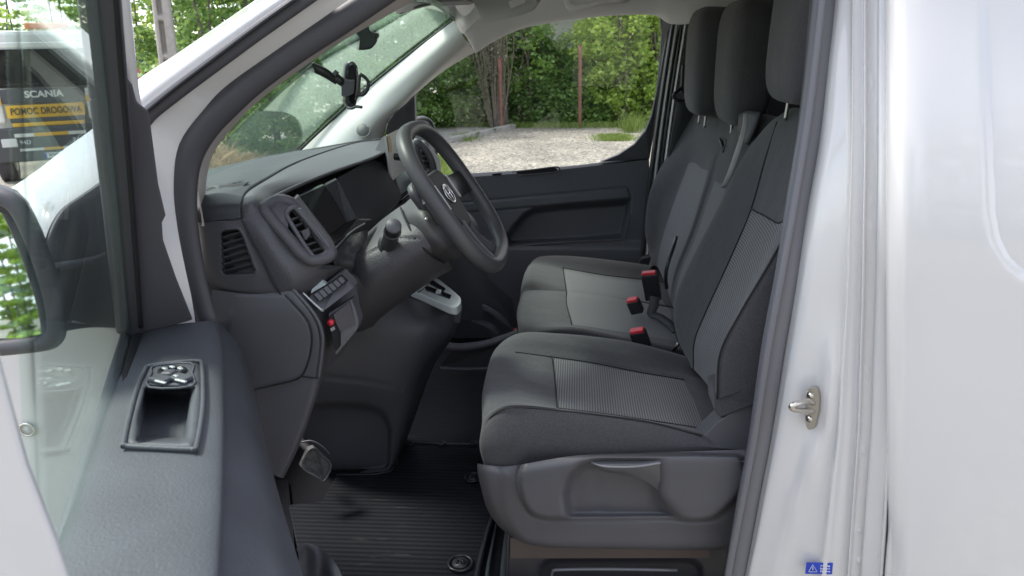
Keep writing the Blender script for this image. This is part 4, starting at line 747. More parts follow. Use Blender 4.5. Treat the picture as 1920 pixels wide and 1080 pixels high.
# ================================================================== STEERING COLUMN AND WHEEL
colm = patch('steering_column', [[(640, 470, .46), (640, 500, .40), (645, 530, .38), (650, 580, .40), (664, 622, .44), (700, 612, .5)], [(684, 440, .44), (676, 475, .33), (680, 515, .30), (680, 560, .32), (682, 600, .38), (710, 600, .5)], [(716, 412, .44), (716, 450, .32), (725, 495, .285), (730, 535, .31), (735, 566, .38), (745, 572, .5)], [(752, 386, .44), (765, 428, .32), (782, 468, .29), (796, 495, .32), (806, 516, .38), (812, 525, .5)], [(790, 365, .44), (806, 408, .34), (822, 448, .31), (834, 475, .34), (843, 494, .40), (850, 505, .5)]],
             DS, van, k=12, disp=lambda px, py: .006 * np.exp(-(dline(px, py, [(683, 479), (712, 463)]) / 1.3) ** 2) + .006 * np.exp(-(dline(px, py, [(752, 446), (785, 447)]) / 1.3) ** 2))
tag(colm, 'steering column cover')
patch('column_collar', [[(752, 388, .40), (775, 368, .42), (800, 352, .46)], [(762, 412, .345), (790, 395, .33), (815, 375, .38)], [(785, 452, .31), (812, 432, .30), (842, 408, .36)], [(812, 478, .315), (838, 462, .30), (866, 445, .36)], [(835, 492, .36), (858, 485, .36), (880, 475, .42)]], mat('collar_plastic', (.05, .048, .052), .55, bump=[(40, .1, .003)]), colm, k=8)
tube('collar_gap', [(751, 389, .385), (760, 412, .335), (783, 453, .298), (810, 480, .303), (833, 493, .35)], .0022, PIT_, colm, n=8)
c = unA((799, 412, .31)); tube('key_slot', [tuple(c), tuple(c + np.array([.0, .006, 0]))], .004, SILV, colm, un=unI, n=10)
sb_, stp = unA((729, 458, .30)), unA((738, 424, .215))
stk = tube('indicator_stalk', [tuple(sb_), tuple(sb_ * .6 + stp * .4), tuple(stp * .75 + sb_ * .25), tuple(stp)], [.0165, .0155, .0165, .0155], SMOOTH, colm, un=unI, n=20, k=6)
tg = (stp - sb_) / np.linalg.norm(stp - sb_)
tube('stalk_tip', [tuple(stp), tuple(stp + tg * .004), tuple(stp + tg * .009)], [.0155, .0135, .004], BLK2, stk, un=unI, n=20, k=4)
tube('stalk_ring', [tuple(stp - tg * .030), tuple(stp - tg * .027)], .0178, BLK2, stk, un=unI, n=20)
tube('stalk_base', [tuple(sb_ + np.array([0, .02, -.004])), tuple(sb_ + np.array([0, -.002, 0]))], .023, BLK, stk, un=unI, n=24)

WC = np.array([-.261, .418, 1.353]); WT = 1.0; WE = np.array([-math.cos(WT), 0, math.sin(WT)]); WN = np.array([math.sin(WT), 0, math.cos(WT)]); WY = np.array([0, 1., 0])
def unW(p): p = np.asarray(p, float); return WC + p[..., 0:1] * WY + p[..., 1:2] * WE + p[..., 2:3] * WN
def sq(t, a, b, n=2.7): c, s = math.cos(t), math.sin(t); return (math.copysign(abs(c) ** (2 / n), c) * a, math.copysign(abs(s) ** (2 / n), s) * b)
LEA = mat('wheel_rubber', (.062, .062, .065), .42, bump=[(1100, .3, .0005)], var=(14, .3, (.07, .07, .074)))
rim = tube('steering_wheel', [(*sq(t, .18, .167), 0) for t in np.linspace(0, 2 * math.pi, 41)[:-1]], .0168, LEA, van, un=unW, closed=True, k=2, prof=[(math.cos(t) * (1.06 if math.cos(t) > 0 else .94), math.sin(t) * .92) for t in np.linspace(0, 2 * math.pi, 22)[:-1]])
tag(rim, 'dark grey steering wheel with an oval badge')
tube('rim_seam', [(*sq(t, .18, .167), .0160) for t in np.linspace(0, 2 * math.pi, 41)[:-1]], .0009, SMOOTH, rim, un=unW, closed=True, k=2, n=6)
hp = [(a * 1.12, b * 1.12) for a, b in [(-.066, .048), (-.05, .062), (.05, .062), (.066, .048), (.064, -.005), (.048, -.052), (.03, -.066), (-.03, -.066), (-.048, -.052), (-.064, -.005)]]
hub = plate('hub', [(a * 1.02, b, -.012) for a, b in hp], mat('hub_plastic', (.010, .010, .012), .6, bump=[(900, .3, .0005)]), rim, depth=tuple(-WN * .045), un=unW, r=.015, bevel=.009, seg=4)
plate('hub_back', [(a * 1.15, b * 1.1, -.045) for a, b in hp], BLK, rim, depth=tuple(-WN * .02), un=unW, r=.02, bevel=.01, seg=3)
em = tube('badge', [(.030 * math.cos(t), .012 + .022 * math.sin(t), -.0105) for t in np.linspace(0, 2 * math.pi, 25)[:-1]], .0016, CHROME, rim, un=unW, closed=True, k=2, n=8)
tube('badge_oval', [(.011 * math.cos(t), .012 + .0205 * math.sin(t), -.0105) for t in np.linspace(0, 2 * math.pi, 19)[:-1]], .0013, CHROME, em, un=unW, closed=True, k=2, n=8)
tube('badge_oval', [(.022 * math.cos(t), .021 + .009 * math.sin(t), -.0105) for t in np.linspace(0, 2 * math.pi, 19)[:-1]], .0013, CHROME, em, un=unW, closed=True, k=2, n=8)
for s in (-1, 1):
    sp = patch('spoke', [[(s * .05, .045, -.030), (s * .05, .02, -.027), (s * .05, -.012, -.030)], [(s * .10, .040, -.028), (s * .10, .014, -.025), (s * .10, -.016, -.028)], [(s * .168, .034, -.012), (s * .168, .010, -.010), (s * .168, -.020, -.012)]], SMOOTH, rim, un=unW, k=5, solid=.014, bevel=.003)
    plate('button_pad', [(s * .074, .040, -.020), (s * .118, .036, -.018), (s * .116, -.006, -.018), (s * .074, -.010, -.020)], GLOSS, sp, depth=tuple(-WN * .01), un=unW, r=.008, bevel=.002)
    tube('pad_trim', [(s * .070, .046, -.009), (s * .069, .015, -.009), (s * .070, -.014, -.009)], .0018, SILV, sp, un=unW, n=8)
    for q in range(3): plate('button', [(s * .082, .032 - q * .013, -.0165), (s * .110, .030 - q * .013, -.015), (s * .110, .021 - q * .013, -.015), (s * .082, .022 - q * .013, -.0165)], BLK2, sp, depth=tuple(-WN * .004), un=unW, r=.003, bevel=.001)
    patch('spoke', [[(s * .012, -.05, -.03), (s * .03, -.05, -.022), (s * .052, -.042, -.03)], [(s * .030, -.10, -.025), (s * .045, -.10, -.017), (s * .062, -.098, -.025)], [(s * .040, -.158, -.010), (s * .058, -.158, -.004), (s * .075, -.158, -.010)]], BLK2, rim, un=unW, k=5, solid=.012, bevel=.003)

# rear view mirror and bonnet/fender
rm = plate('rear_view_mirror', [(648, 70, .80), (655, 80, .80), (664, 91, .80), (680, 94.5, .80), (697, 92, .80), (707, 81, .80), (712, 64, .80), (710, 48, .80), (700, 40, .80), (672, 46, .80)], SMOOTH, van, depth=(-.03, .05, 0), r=5, bevel=.008, seg=4)
tag(rm, 'black rear view mirror housing')
plate('mirror_eye', [(704, 50, .793), (709, 54, .793), (710, 68, .793), (705, 76, .793), (701, 66, .793)], GLOSS, rm, depth=(0, .01, 0), r=3, bevel=.002)
def unF(p): return unA(p)
fen = patch('fender', [[(250, 170, .35), (180, 236, .34), (120, 280, .34), (60, 326, .34), (-10, 372, .34), (-120, 440, .34)], [(250, 260, .12), (190, 300, .12), (120, 340, .12), (50, 385, .12), (-20, 430, .12), (-120, 500, .12)], [(260, 420, .03), (190, 440, .03), (120, 460, .03), (50, 490, .03), (-20, 520, .03), (-120, 570, .03)], [(270, 620, .0), (190, 620, .0), (120, 640, .0), (50, 660, .0), (-20, 690, .0), (-120, 740, .0)], [(300, 1000, -.01), (200, 1000, -.01), (120, 1000, -.01), (50, 1000, -.01), (-20, 1000, -.01), (-120, 1000, -.01)]],
            WHITE, van, k=9, kv=9, disp=lambda px, py: .02 * np.exp(-(dline(px, py, [(52, 330), (70, 362), (110, 420), (140, 460)]) / 1.7) ** 2))
tag(fen, 'white front wing and bonnet edge')
c = unA((50, 806, -.012))
sr = tube('side_repeater', [tuple(c + .012 * np.array([math.cos(t) * 1.15, 0, math.sin(t)])) for t in np.linspace(0, 2 * math.pi, 20)[:-1]], .0025, STEEL, fen, un=unI, closed=True, k=2, n=8)
tube('repeater_lens', [tuple(c), tuple(c + np.array([0, .004, 0]))], .0105, mat('lens', (.5, .5, .48), .15), sr, un=unI, n=16)
# windscreen wiper / scuttle strip beyond the glass
patch('scuttle', [[(380, 340, .80), (470, 306, 1.15), (560, 288, 1.66), (715, 262, 1.68)], [(380, 420, .9), (470, 360, 1.2), (560, 330, 1.68), (715, 300, 1.7)]], BLK, van, k=4)

# ================================================================== OPEN FRONT DOOR
def unS(p):            # plane across the door at distance s from the hinge, leaning back with height
    p = np.asarray(p, float); d = rays(p); n = DD - np.array([0, 0, .55]); t = ((D0 - CAM) @ n + p[..., 2:3]) / (d @ n)[..., None]; return CAM + d * t
def unL(p):            # door's own coordinates (s, z, n)
    p = np.asarray(p, float); return D0 * np.array([1, 1, 0]) + DD * p[..., 0:1] + DN * (p[..., 2:3] + DK * np.maximum(0, p[..., 1:2] - 1.2)) + np.array([0, 0, 1]) * p[..., 1:2]
odoor = patch('open_door', [[(262, 626, 1.165), (266, 618, 1.2), (325, 609, 1.21), (398, 601, 1.205), (411, 604, 1.17), (432, 606, 1.135), (450, 625, 1.08)],
      [(245, 662, 1.18), (252, 660, 1.205), (325, 658, 1.212), (408, 660, 1.205), (421, 663, 1.17), (452, 668, 1.12), (472, 710, 1.05)],
      [(203, 760, 1.18), (212, 758, 1.205), (310, 762, 1.212), (411, 766, 1.205), (424, 769, 1.17), (466, 780, 1.12), (494, 815, 1.05)],
      [(158, 890, 1.18), (168, 888, 1.205), (285, 893, 1.212), (409, 900, 1.205), (422, 903, 1.17), (492, 910, 1.12), (522, 925, 1.05)],
      [(114, 1008, 1.18), (124, 1005, 1.205), (262, 1010, 1.212), (404, 1022, 1.205), (417, 1025, 1.17), (512, 1030, 1.12), (556, 1040, 1.05)],
      [(80, 1110, 1.18), (92, 1108, 1.205), (245, 1112, 1.212), (398, 1118, 1.205), (411, 1121, 1.17), (530, 1120, 1.12), (585, 1130, 1.05)]],
      LEDGE, van, k=18, kv=16, un=unZ, dax=2,
      disp=lambda px, py: -.055 * sm(-sdf(px, py, rnd([(272, 727), (362, 727), (347, 829), (256, 827)], 8)), -2, 5) + .005 * (sm(-sdf(px, py, rnd([(281, 684), (373, 676), (380, 770), (368, 842), (232, 836), (252, 740)], 14)), -2, 4)))
tag(odoor, 'open front door with grey inner trim and window frame')
# lower inner side of the door
def unLs(p): return unL(p)
patch('door_inner_side', [[(-.04, 1.12, .14), (.3, 1.12, .145), (.62, 1.11, .15), (1.0, 1.11, .15)], [(-.04, 1.0, .13), (.3, 1.0, .14), (.62, 1.0, .15), (1.0, 1.0, .15)], [(-.04, .75, .11), (.3, .75, .12), (.62, .75, .13), (1.0, .75, .13)], [(-.02, .45, .10), (.3, .45, .12), (.62, .45, .12), (1.0, .45, .12)]], LEDGE, odoor, un=unL, k=6)
patch('door_skin', [[(-.03, 1.19, -.01), (.5, 1.19, -.01), (1.02, 1.19, -.01)], [(-.03, .9, -.045), (.5, .9, -.045), (1.02, .9, -.045)], [(-.03, .4, -.02), (.5, .4, -.02), (1.02, .4, -.02)]], WHITE, odoor, un=unL, k=8)
patch('door_front_edge', [[(-.03, 1.15, -.01), (-.035, 1.15, .02)], [(-.03, .9, -.04), (-.035, .9, .0)], [(-.02, .4, -.02), (-.02, .4, .0)]], WHITE, odoor, un=unL, k=4)
bz = tube('switch_bezel', [(281, 686, 1.216), (325, 680, 1.216), (372, 677, 1.216), (379, 690, 1.216), (380, 765, 1.216), (368, 838, 1.216), (358, 842, 1.216), (300, 840, 1.216), (240, 836, 1.216), (233, 828, 1.216), (254, 738, 1.216), (272, 694, 1.216)], .0032, LEDGE, odoor, un=unZ, closed=True, k=5, n=10)
tag(bz, 'window switch surround with grab pocket')
tube('bezel_step', [(290, 686, 1.2175), (358, 681, 1.2175), (360, 700, 1.2175), (360, 724, 1.2175), (280, 726, 1.2175), (284, 700, 1.2175)], .0018, LEDGE, bz, un=unZ, closed=True, k=3, n=8)
plate('pocket_floor', [(256, 826, 1.150), (268, 740, 1.150), (362, 740, 1.150), (352, 829, 1.150)], LEDGE, bz, depth=(0, 0, -.01), un=unZ, r=8, bevel=0)
for (a, b) in [(301, 713), (339, 711)]:
    kq = box('window_button', unZ((a, b - 2, 1.221)), (.030, .018, .007), LEDGE, bz, rot=rotm('Z', R(-22)), bevel=.002)
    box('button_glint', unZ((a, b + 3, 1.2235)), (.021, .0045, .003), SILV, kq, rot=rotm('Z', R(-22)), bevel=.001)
mk = tube('mirror_control', [(300, 695, 1.218), (318, 690, 1.219), (340, 690, 1.218), (346, 696, 1.218), (325, 704, 1.219), (305, 702, 1.218)], .0035, SMOOTH, bz, un=unZ, closed=True, k=4, n=8)
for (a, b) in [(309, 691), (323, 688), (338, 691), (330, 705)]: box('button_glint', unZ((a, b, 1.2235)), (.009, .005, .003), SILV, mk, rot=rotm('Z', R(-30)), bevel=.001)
box('control_knob', unZ((316, 701, 1.220)), (.018, .018, .010), BLK2, mk, bevel=.004)
# frame and seals round the glass
fr = tube('window_frame', [(.0, 1.16, 0), (.03, 1.22, 0), (.10, 1.33, 0), (.17, 1.44, 0), (.24, 1.54, 0), (.31, 1.64, 0), (.38, 1.74, 0), (.41, 1.80, 0)], [.019, .019, .0185, .0185, .019, .019, .019, .019], RUB, odoor, un=unL, prof=[(math.cos(t), math.sin(t) * .9) for t in np.linspace(0, 2 * math.pi, 18)[:-1]])
tag(fr, 'dark rubber lined front edge of the door window')
tube('frame_groove', [(.045, 1.22, .013), (.115, 1.33, .013), (.185, 1.44, .013), (.255, 1.54, .013), (.325, 1.64, .013), (.395, 1.74, .013)], .0045, PIT_, fr, un=unL, n=8)
tube('glass_run', [(.05, 1.22, -.014), (.12, 1.33, -.014), (.19, 1.44, -.014), (.26, 1.54, -.014), (.33, 1.64, -.014), (.40, 1.74, -.014)], .010, RUBL, fr, un=unL, n=10)
tube('white_frame', [(226, -40, .0), (229, 0, .0), (237, 80, .0), (245, 160, .0), (253, 205, .0), (264, 250, .0)], .0095, WHITE, odoor, un=unS, n=14)
tube('glass_channel', [(.01, 1.197, .008), (.2, 1.195, .010), (.4, 1.193, .012), (.6, 1.19, .014), (.82, 1.188, .016)], [.012] * 5, PIT_, odoor, un=unL, n=14)
tube('glass_channel', [(.01, 1.20, -.012), (.2, 1.197, -.012), (.4, 1.195, -.012), (.6, 1.192, -.012), (.82, 1.19, -.012)], [.009] * 5, RUBL, odoor, un=unL, n=14)
sp_ = plate('mirror_sail', [(229, 120, .03), (240, 148, .03), (248, 158, .03), (256, 190, .03), (279, 208, .03), (286, 260, .03), (297, 345, .03), (311, 404, .03), (304, 418, .03), (306, 450, .03), (330, 520, .03), (362, 600, .03), (300, 618, .03), (262, 624, .03), (245, 560, .03), (233, 420, .03), (229, 250, .03)], mat('sail_plastic', (.075, .072, .084), .5, bump=[(700, .3, .0006)]), odoor, depth=tuple(-DD * .03 - DN * .004), un=unS, bevel=.005, seg=3)
tag(sp_, 'smooth dark triangular trim behind the door mirror')
# the glass in the door, its own plane
raw_g = patch('window_glass', [[(.02, 1.15, .0), (.5, 1.15, .0), (.80, 1.15, .0)], [(.05, 1.26, .0), (.5, 1.26, .0), (.80, 1.26, .0)], [(.30, 1.62, .0), (.55, 1.62, .0), (.80, 1.62, .0)], [(.42, 1.78, .0), (.6, 1.80, .0), (.80, 1.80, .0)]], GDR, odoor, un=unL, k=5, solid=.004)
tube('window_frame', [(.36, 1.74, .005), (.6, 1.79, .005), (.82, 1.80, .005)], .022, RUB, odoor, un=unL, n=12)
# rear end of the door close to the camera
def unS0(p):
    p = np.asarray(p, float); d = rays(p); t = ((D0 - CAM) @ DD + p[..., 2:3]) / (d @ DD)[..., None]; return CAM + d * t
re_ = plate('door_rear_edge', [(-260, 560, .80), (-40, 600, .80), (0, 655, .80), (28, 760, .80), (56, 862, .80), (112, 1008, .80), (160, 1150, .80), (-260, 1150, .80)], WHITE, odoor, depth=tuple(DD * .012), un=unS0, bevel=.004, seg=4)
# door pocket at the bottom
patch('door_pocket', [[(556, 1030, 1.0), (562, 1019, .99), (585, 1020, .98), (612, 1036, .97), (636, 1068, .96), (650, 1110, .96)], [(560, 1045, .96), (575, 1040, .96), (592, 1046, .96), (608, 1060, .95), (622, 1090, .95), (630, 1120, .95)], [(560, 1120, .90), (575, 1120, .9), (590, 1120, .9), (600, 1120, .9), (615, 1130, .9), (620, 1140, .9)]], LEDGE, odoor, un=unZ, k=5)
# wing mirror of this door, seen through its glass
MY = -.215
mr = tube('wing_mirror', [(-130, 352, MY), (-40, 360, MY), (12, 372, MY), (38, 395, MY), (66, 452, MY), (90, 520, MY), (104, 580, MY), (106, 622, MY), (92, 640, MY), (40, 648, MY), (-40, 655, MY), (-130, 660, MY)], .0125, BLK, odoor, closed=False, k=5, n=12)
tag(mr, 'black framed wing mirror reflecting trees')
mc = unA((30, 520, MY - .002)); nr = CAM - mc; nr /= np.linalg.norm(nr)
vd = mc - CAM; vd /= np.linalg.norm(vd); rd_ = np.array([.80, -.52, .035]); rd_ /= np.linalg.norm(rd_); mn = rd_ - vd; mn /= np.linalg.norm(mn)
def unM(p):
    p = np.asarray(p, float); d = rays(p); t = ((mc - CAM) @ mn) / (d @ mn); return CAM + d * t[..., None]
plate('mirror_glass', [(-60, 380, 0), (24, 405, 0), (50, 462, 0), (76, 540, 0), (90, 600, 0), (90, 624, 0), (40, 634, 0), (-60, 636, 0)], MIRR, mr, depth=tuple(-mn * .004), un=unM, bevel=0)
plate('mirror_shell', [(-150, 350, MY + .02), (-20, 358, MY + .02), (20, 372, MY + .02), (46, 400, MY + .02), (72, 455, MY + .02), (98, 530, MY + .02), (112, 590, MY + .02), (112, 630, MY + .02), (60, 652, MY + .02), (-150, 664, MY + .02)], SMOOTH, mr, depth=(-.05, .08, 0), bevel=.012, seg=3)
patch('mirror_arm', [[(84, 456, -.18), (118, 398, -.12), (160, 366, -.07), (212, 330, -.03)], [(96, 490, -.20), (130, 478, -.14), (170, 475, -.08), (215, 468, -.03)], [(104, 540, -.20), (135, 530, -.13), (175, 530, -.07), (222, 530, -.03)], [(108, 600, -.19), (135, 606, -.12), (175, 598, -.06), (228, 590, -.03)], [(112, 624, -.18), (140, 618, -.11), (180, 614, -.05), (235, 616, -.03)]], BLK, mr, k=6, solid=.01)
tube('arm_highlight', [(100, 501, -.21), (140, 494, -.15), (180, 486, -.09), (197, 478, -.07)], .0055, LEDGE, mr, n=8)  # raised strip shaped in for the highlight across the mirror arm

# phone holder stuck to the windscreen
ph = thing('phone_holder', 'black phone cradle on an arm reaching from the windscreen', 'phone holder', tuple(unA((660, 165, .62))))
tube('arm', [(575, 122, .56), (605, 134, .58), (632, 152, .60)], [.010, .011, .009], SMOOTH, ph, prof=[(-.9, -.7), (.9, -.7), (.9, .7), (-.9, .7)])
tube('joint', [(628, 140, .60), (636, 150, .60), (644, 158, .61)], [.007, .010, .008], SMOOTH, ph, n=12)
tube('joint_knob', [(626, 135, .585), (632, 140, .585)], .007, BLK, ph, n=12)
plate('cradle', [(645, 140, .62), (647, 122, .62), (654, 115, .62), (664, 115, .62), (671, 124, .62), (673, 145, .62), (672, 178, .62), (668, 198, .62), (660, 204, .62), (652, 202, .62), (646, 190, .62)], SMOOTH, ph, depth=(-.012, .022, 0), r=4, bevel=.005, seg=4)
plate('cradle_pad', [(650, 140, .612), (653, 122, .612), (662, 119, .612), (668, 128, .612), (669, 150, .612), (667, 185, .612), (660, 198, .612), (653, 190, .612)], GLOSS, ph, depth=(0, .006, 0), r=5, bevel=.002)
plate('side_clamp', [(640, 144, .60), (650, 150, .60), (664, 150, .60), (662, 176, .60), (648, 182, .60), (640, 180, .60)], BLK, ph, depth=(0, .01, 0), r=2, bevel=.002)
tube('side_clamp', [(674, 142, .60), (680, 142, .60), (690, 152, .60), (689, 168, .60), (680, 178, .60), (673, 174, .60)], .0042, SMOOTH, ph, k=2, n=8, closed=True)
tube('foot', [(652, 202, .61), (660, 203, .60), (668, 200, .59), (678, 201, .58)], .0035, SMOOTH, ph, n=8)
tube('suction_cup', [(556, 118, .56), (576, 122, .56)], .022, SMOOTH, ph, n=16)
# ================================================================== OUTSIDE
rng = np.random.default_rng(7)
def gz(x, y): return -1.0 * sm(-x, 5.0, 12.0) * sm(y, 2, 8)
GRAV = mat('gravel', (.30, .285, .25), .9)
nt = GRAV.node_tree; b = nt.nodes['Principled BSDF']; tcg = nt.nodes.new('ShaderNodeTexCoord')
v = nt.nodes.new('ShaderNodeTexVoronoi'); v.inputs['Scale'].default_value = 26; nt.links.new(tcg.outputs['Object'], v.inputs['Vector'])
r = nt.nodes.new('ShaderNodeValToRGB'); e = r.color_ramp.elements; e[0].color = (.09, .08, .065, 1); e[1].color = (.56, .52, .45, 1); x = e.new(.5); x.color = (.31, .295, .26, 1)
nt.links.new(v.outputs['Color'], r.inputs[0])
n2 = nt.nodes.new('ShaderNodeTexNoise'); n2.inputs['Scale'].default_value = .9; n2.inputs['Detail'].default_value = 8; nt.links.new(tcg.outputs['Object'], n2.inputs['Vector'])
r2 = nt.nodes.new('ShaderNodeValToRGB'); r2.color_ramp.elements[0].position = .42; r2.color_ramp.elements[1].position = .62; r2.color_ramp.elements[0].color = (.80, .78, .74, 1); r2.color_ramp.elements[1].color = (1.1, 1.07, 1.0, 1)
nt.links.new(n2.outputs[0], r2.inputs[0]); mm = nt.nodes.new('ShaderNodeMixRGB'); mm.blend_type = 'MULTIPLY'; mm.inputs[0].default_value = 1
nt.links.new(r.outputs[0], mm.inputs[1]); nt.links.new(r2.outputs[0], mm.inputs[2]); nt.links.new(mm.outputs[0], b.inputs['Base Color'])
bp = nt.nodes.new('ShaderNodeBump'); bp.inputs['Strength'].default_value = .9; bp.inputs['Distance'].default_value = .03; nt.links.new(v.outputs['Distance'], bp.inputs['Height']); nt.links.new(bp.outputs[0], b.inputs['Normal'])
gx = np.concatenate([np.linspace(-160, -20, 15), np.linspace(-18, 18, 60), np.linspace(20, 160, 15)]); gy = np.concatenate([np.linspace(-120, -6, 12), np.linspace(-4, 24, 50), np.linspace(28, 220, 14)])
XX, YY = np.meshgrid(gx, gy, indexing='ij'); ZZ = gz(XX, YY); A_, B_ = XX.shape; idx = np.arange(A_ * B_).reshape(A_, B_)
gr = raw('ground', np.stack([XX, YY, ZZ], -1).reshape(-1, 3), np.stack([idx[:-1, :-1], idx[1:, :-1], idx[1:, 1:], idx[:-1, 1:]], -1).reshape(-1, 4), GRAV)
tag(gr, None, kind='structure')
def ground_pt(px, py):
    p = unZ((px, py, 0.)); return p
# concrete paving on the left behind a kerb
CONC = mat('old_concrete', (.24, .23, .205), .85, bump=[(12, .5, .02), (90, .4, .005)], var=(2.2, .2, (.34, .325, .29)))
add_scuff(CONC, (.06, .10, .03), .56, .64, (1, 1, 1))
kA, kB = ground_pt(842, 268), ground_pt(962, 241)
pv = plate('paving', [(842, 266, .03), (960, 240.5, .03), (880, 237, .03), (780, 239, .03), (600, 246, .03), (600, 330, .03), (780, 290, .03)], CONC, None, depth=(0, 0, -.06), un=unZ, bevel=.01)
tag(pv, None, kind='structure')
kd_ = (kB - kA); kl = np.linalg.norm(kd_); kd_ /= kl
for i in range(11):
    t0 = kA + kd_ * (kl / 11 * (i + .5) + 0); box_ = box('kerb_stone', t0 + np.array([0, 0, .03]), (kl / 11 - .02, .16, .15), CONC, None, rot=frame3(kd_, (0, 0, 1)), bevel=.012)
    tag(box_, ['kerb stone nearest the van, at the left end of the visible row', 'second kerb stone from the near end of the row', 'third kerb stone from the near end of the row', 'fourth kerb stone from the near end of the row', 'fifth kerb stone from the near end of the row', 'middle kerb stone of the row by the paving', 'fifth kerb stone counted back from the hedge', 'fourth kerb stone counted back from the hedge', 'third kerb stone counted back from the hedge', 'last kerb stone but one before the hedge', 'kerb stone touching the foot of the hedge'][i], 'kerb stone', 'kerb stones along the old paving')

def leafmat(name, cols, trans=.45):
    m = bpy.data.materials.new(name); m.use_nodes = True; nt = m.node_tree; nt.nodes.clear(); MATS[name] = m
    o = nt.nodes.new('ShaderNodeOutputMaterial'); g = nt.nodes.new('ShaderNodeNewGeometry'); r = nt.nodes.new('ShaderNodeValToRGB')
    e = r.color_ramp.elements; e[0].color = (*cols[0], 1); e[1].color = (*cols[-1], 1)
    for i, c in enumerate(cols[1:-1]): x = e.new((i + 1) / (len(cols) - 1)); x.color = (*c, 1)
    nt.links.new(g.outputs['Random Per Island'], r.inputs[0])
    p = nt.nodes.new('ShaderNodeBsdfPrincipled'); p.inputs['Roughness'].default_value = .45; nt.links.new(r.outputs[0], p.inputs['Base Color'])
    t = nt.nodes.new('ShaderNodeBsdfTranslucent'); hs = nt.nodes.new('ShaderNodeHueSaturation'); hs.inputs['Value'].default_value = 1.6; hs.inputs['Hue'].default_value = .48
    nt.links.new(r.outputs[0], hs.inputs['Color']); nt.links.new(hs.outputs[0], t.inputs[0])
    x = nt.nodes.new('ShaderNodeMixShader'); x.inputs[0].default_value = trans; nt.links.new(p.outputs[0], x.inputs[1]); nt.links.new(t.outputs[0], x.inputs[2]); nt.links.new(x.outputs[0], o.inputs[0])
    return m
LF = [leafmat('leaves_mid', [(.12, .22, .05), (.17, .30, .07), (.23, .37, .09)]), leafmat('leaves_bright', [(.22, .34, .06), (.30, .44, .08), (.38, .50, .11)]),
      leafmat('leaves_dark', [(.10, .19, .05), (.14, .25, .065), (.19, .31, .085)]), leafmat('leaves_fresh', [(.14, .25, .06), (.19, .32, .08), (.25, .38, .11)])]
BARK = mat('bark', (.10, .085, .065), .9, bump=[(18, .9, .03)], var=(9, .15, (.17, .15, .12)))
LEAFT = np.array([(-.5, 0, 0), (-.15, .32, .05), (.25, .26, .03), (.62, 0, -.06), (.25, -.26, .03), (-.15, -.32, .05)])
def leaf_mesh(name, P, size, m, parent, tilt=1.25):
    n = len(P); s = size * rng.uniform(.6, 1.35, n)
    a = rng.uniform(0, 2 * math.pi, n); nz = rng.normal(0, tilt, (n, 2)); N = np.stack([nz[:, 0], nz[:, 1], np.ones(n)], 1); N /= np.linalg.norm(N, axis=1)[:, None]
    X = np.stack([np.cos(a), np.sin(a), np.zeros(n)], 1); X -= N * (X * N).sum(1)[:, None]; X /= np.linalg.norm(X, axis=1)[:, None]; Y = np.cross(N, X)
    T = LEAFT; W = P[:, None] + s[:, None, None] * (T[None, :, 0:1] * X[:, None] + T[None, :, 1:2] * Y[:, None] + T[None, :, 2:3] * N[:, None])
    k = len(T); me = bpy.data.meshes.new(name); me.vertices.add(n * k); me.vertices.foreach_set('co', W.reshape(-1).astype(np.float32))
    me.loops.add(n * k); me.loops.foreach_set('vertex_index', np.arange(n * k, dtype=np.int32)); me.polygons.add(n); me.polygons.foreach_set('loop_start', np.arange(0, n * k, k, dtype=np.int32)); me.polygons.foreach_set('loop_total', np.full(n, k, dtype=np.int32))
    me.materials.append(m); me.update(); me.validate(); o = bpy.data.objects.new(name, me); return link(o, parent)
def crown_pts(lobes, n, fill=.35):
    """leaf positions clumped on twigs through a set of ellipsoid lobes"""
    vol = np.array([l[3] * l[4] * l[5] for l in lobes]) ** .67; out = []
    for l, k in zip(lobes, (vol / vol.sum() * n).astype(int)):
        nc = max(6, k // 38); d = rng.normal(size=(nc, 3)); d /= np.linalg.norm(d, axis=1)[:, None]; rr = rng.uniform(fill, 1.0, nc) ** .6
        cc = d * rr[:, None]; q = rng.integers(0, nc, k)
        p = cc[q] + rng.normal(0, .085, (k, 3)) * np.array([1, 1, .7]) * (1.2 / max(.5, (l[3] + l[4] + l[5]) / 3))
        out.append(np.array(l[:3]) + p * np.array(l[3:6]))
    return np.concatenate(out)
def bush(name, label, cat, group, x, y, wd, h, n, m, size, base=0, dep=1.1, trunk=True, z0=None):
    g0 = float(gz(np.array(x), np.array(y))) if z0 is None else z0
    t = thing(name, label, cat, (x, y, g0), group)
    nl = max(4, int(h * wd * .9)); lobes = []
    for i in range(nl):
        hz = base + (h - base) * (i + .5) / nl; k = 1 - .35 * (hz / h) ** 2
        lobes.append((x + rng.uniform(-.35, .35) * wd * k, y + hz * .22 + rng.uniform(-.3, .3) * dep, g0 + hz, wd * rng.uniform(.38, .58) * k, dep * rng.uniform(.5, .8), h / nl * rng.uniform(.8, 1.3) + .25))
    P = crown_pts(lobes, n); P[:, 2] = np.maximum(P[:, 2], g0 + .03)
    leaf_mesh('crown', P, size, m, t)
    if trunk:
        for q in range(3):
            a = rng.uniform(-.3, .3, 4) * wd * .5
            tube('trunk' if q == 0 else 'branch', [(x + a[0] * .3, y, g0 - .1), (x + a[0] * .5, y + a[1] * .2, g0 + h * .25), (x + a[1], y + a[2] * .3, g0 + h * .6), (x + a[2] * 1.4, y + a[3] * .3, g0 + h * .9)], [.035, .03, .02, .008], BARK, t, un=unI, n=7, k=4)
    return t
HG = 'shrubs of the hedge behind the gravel yard'
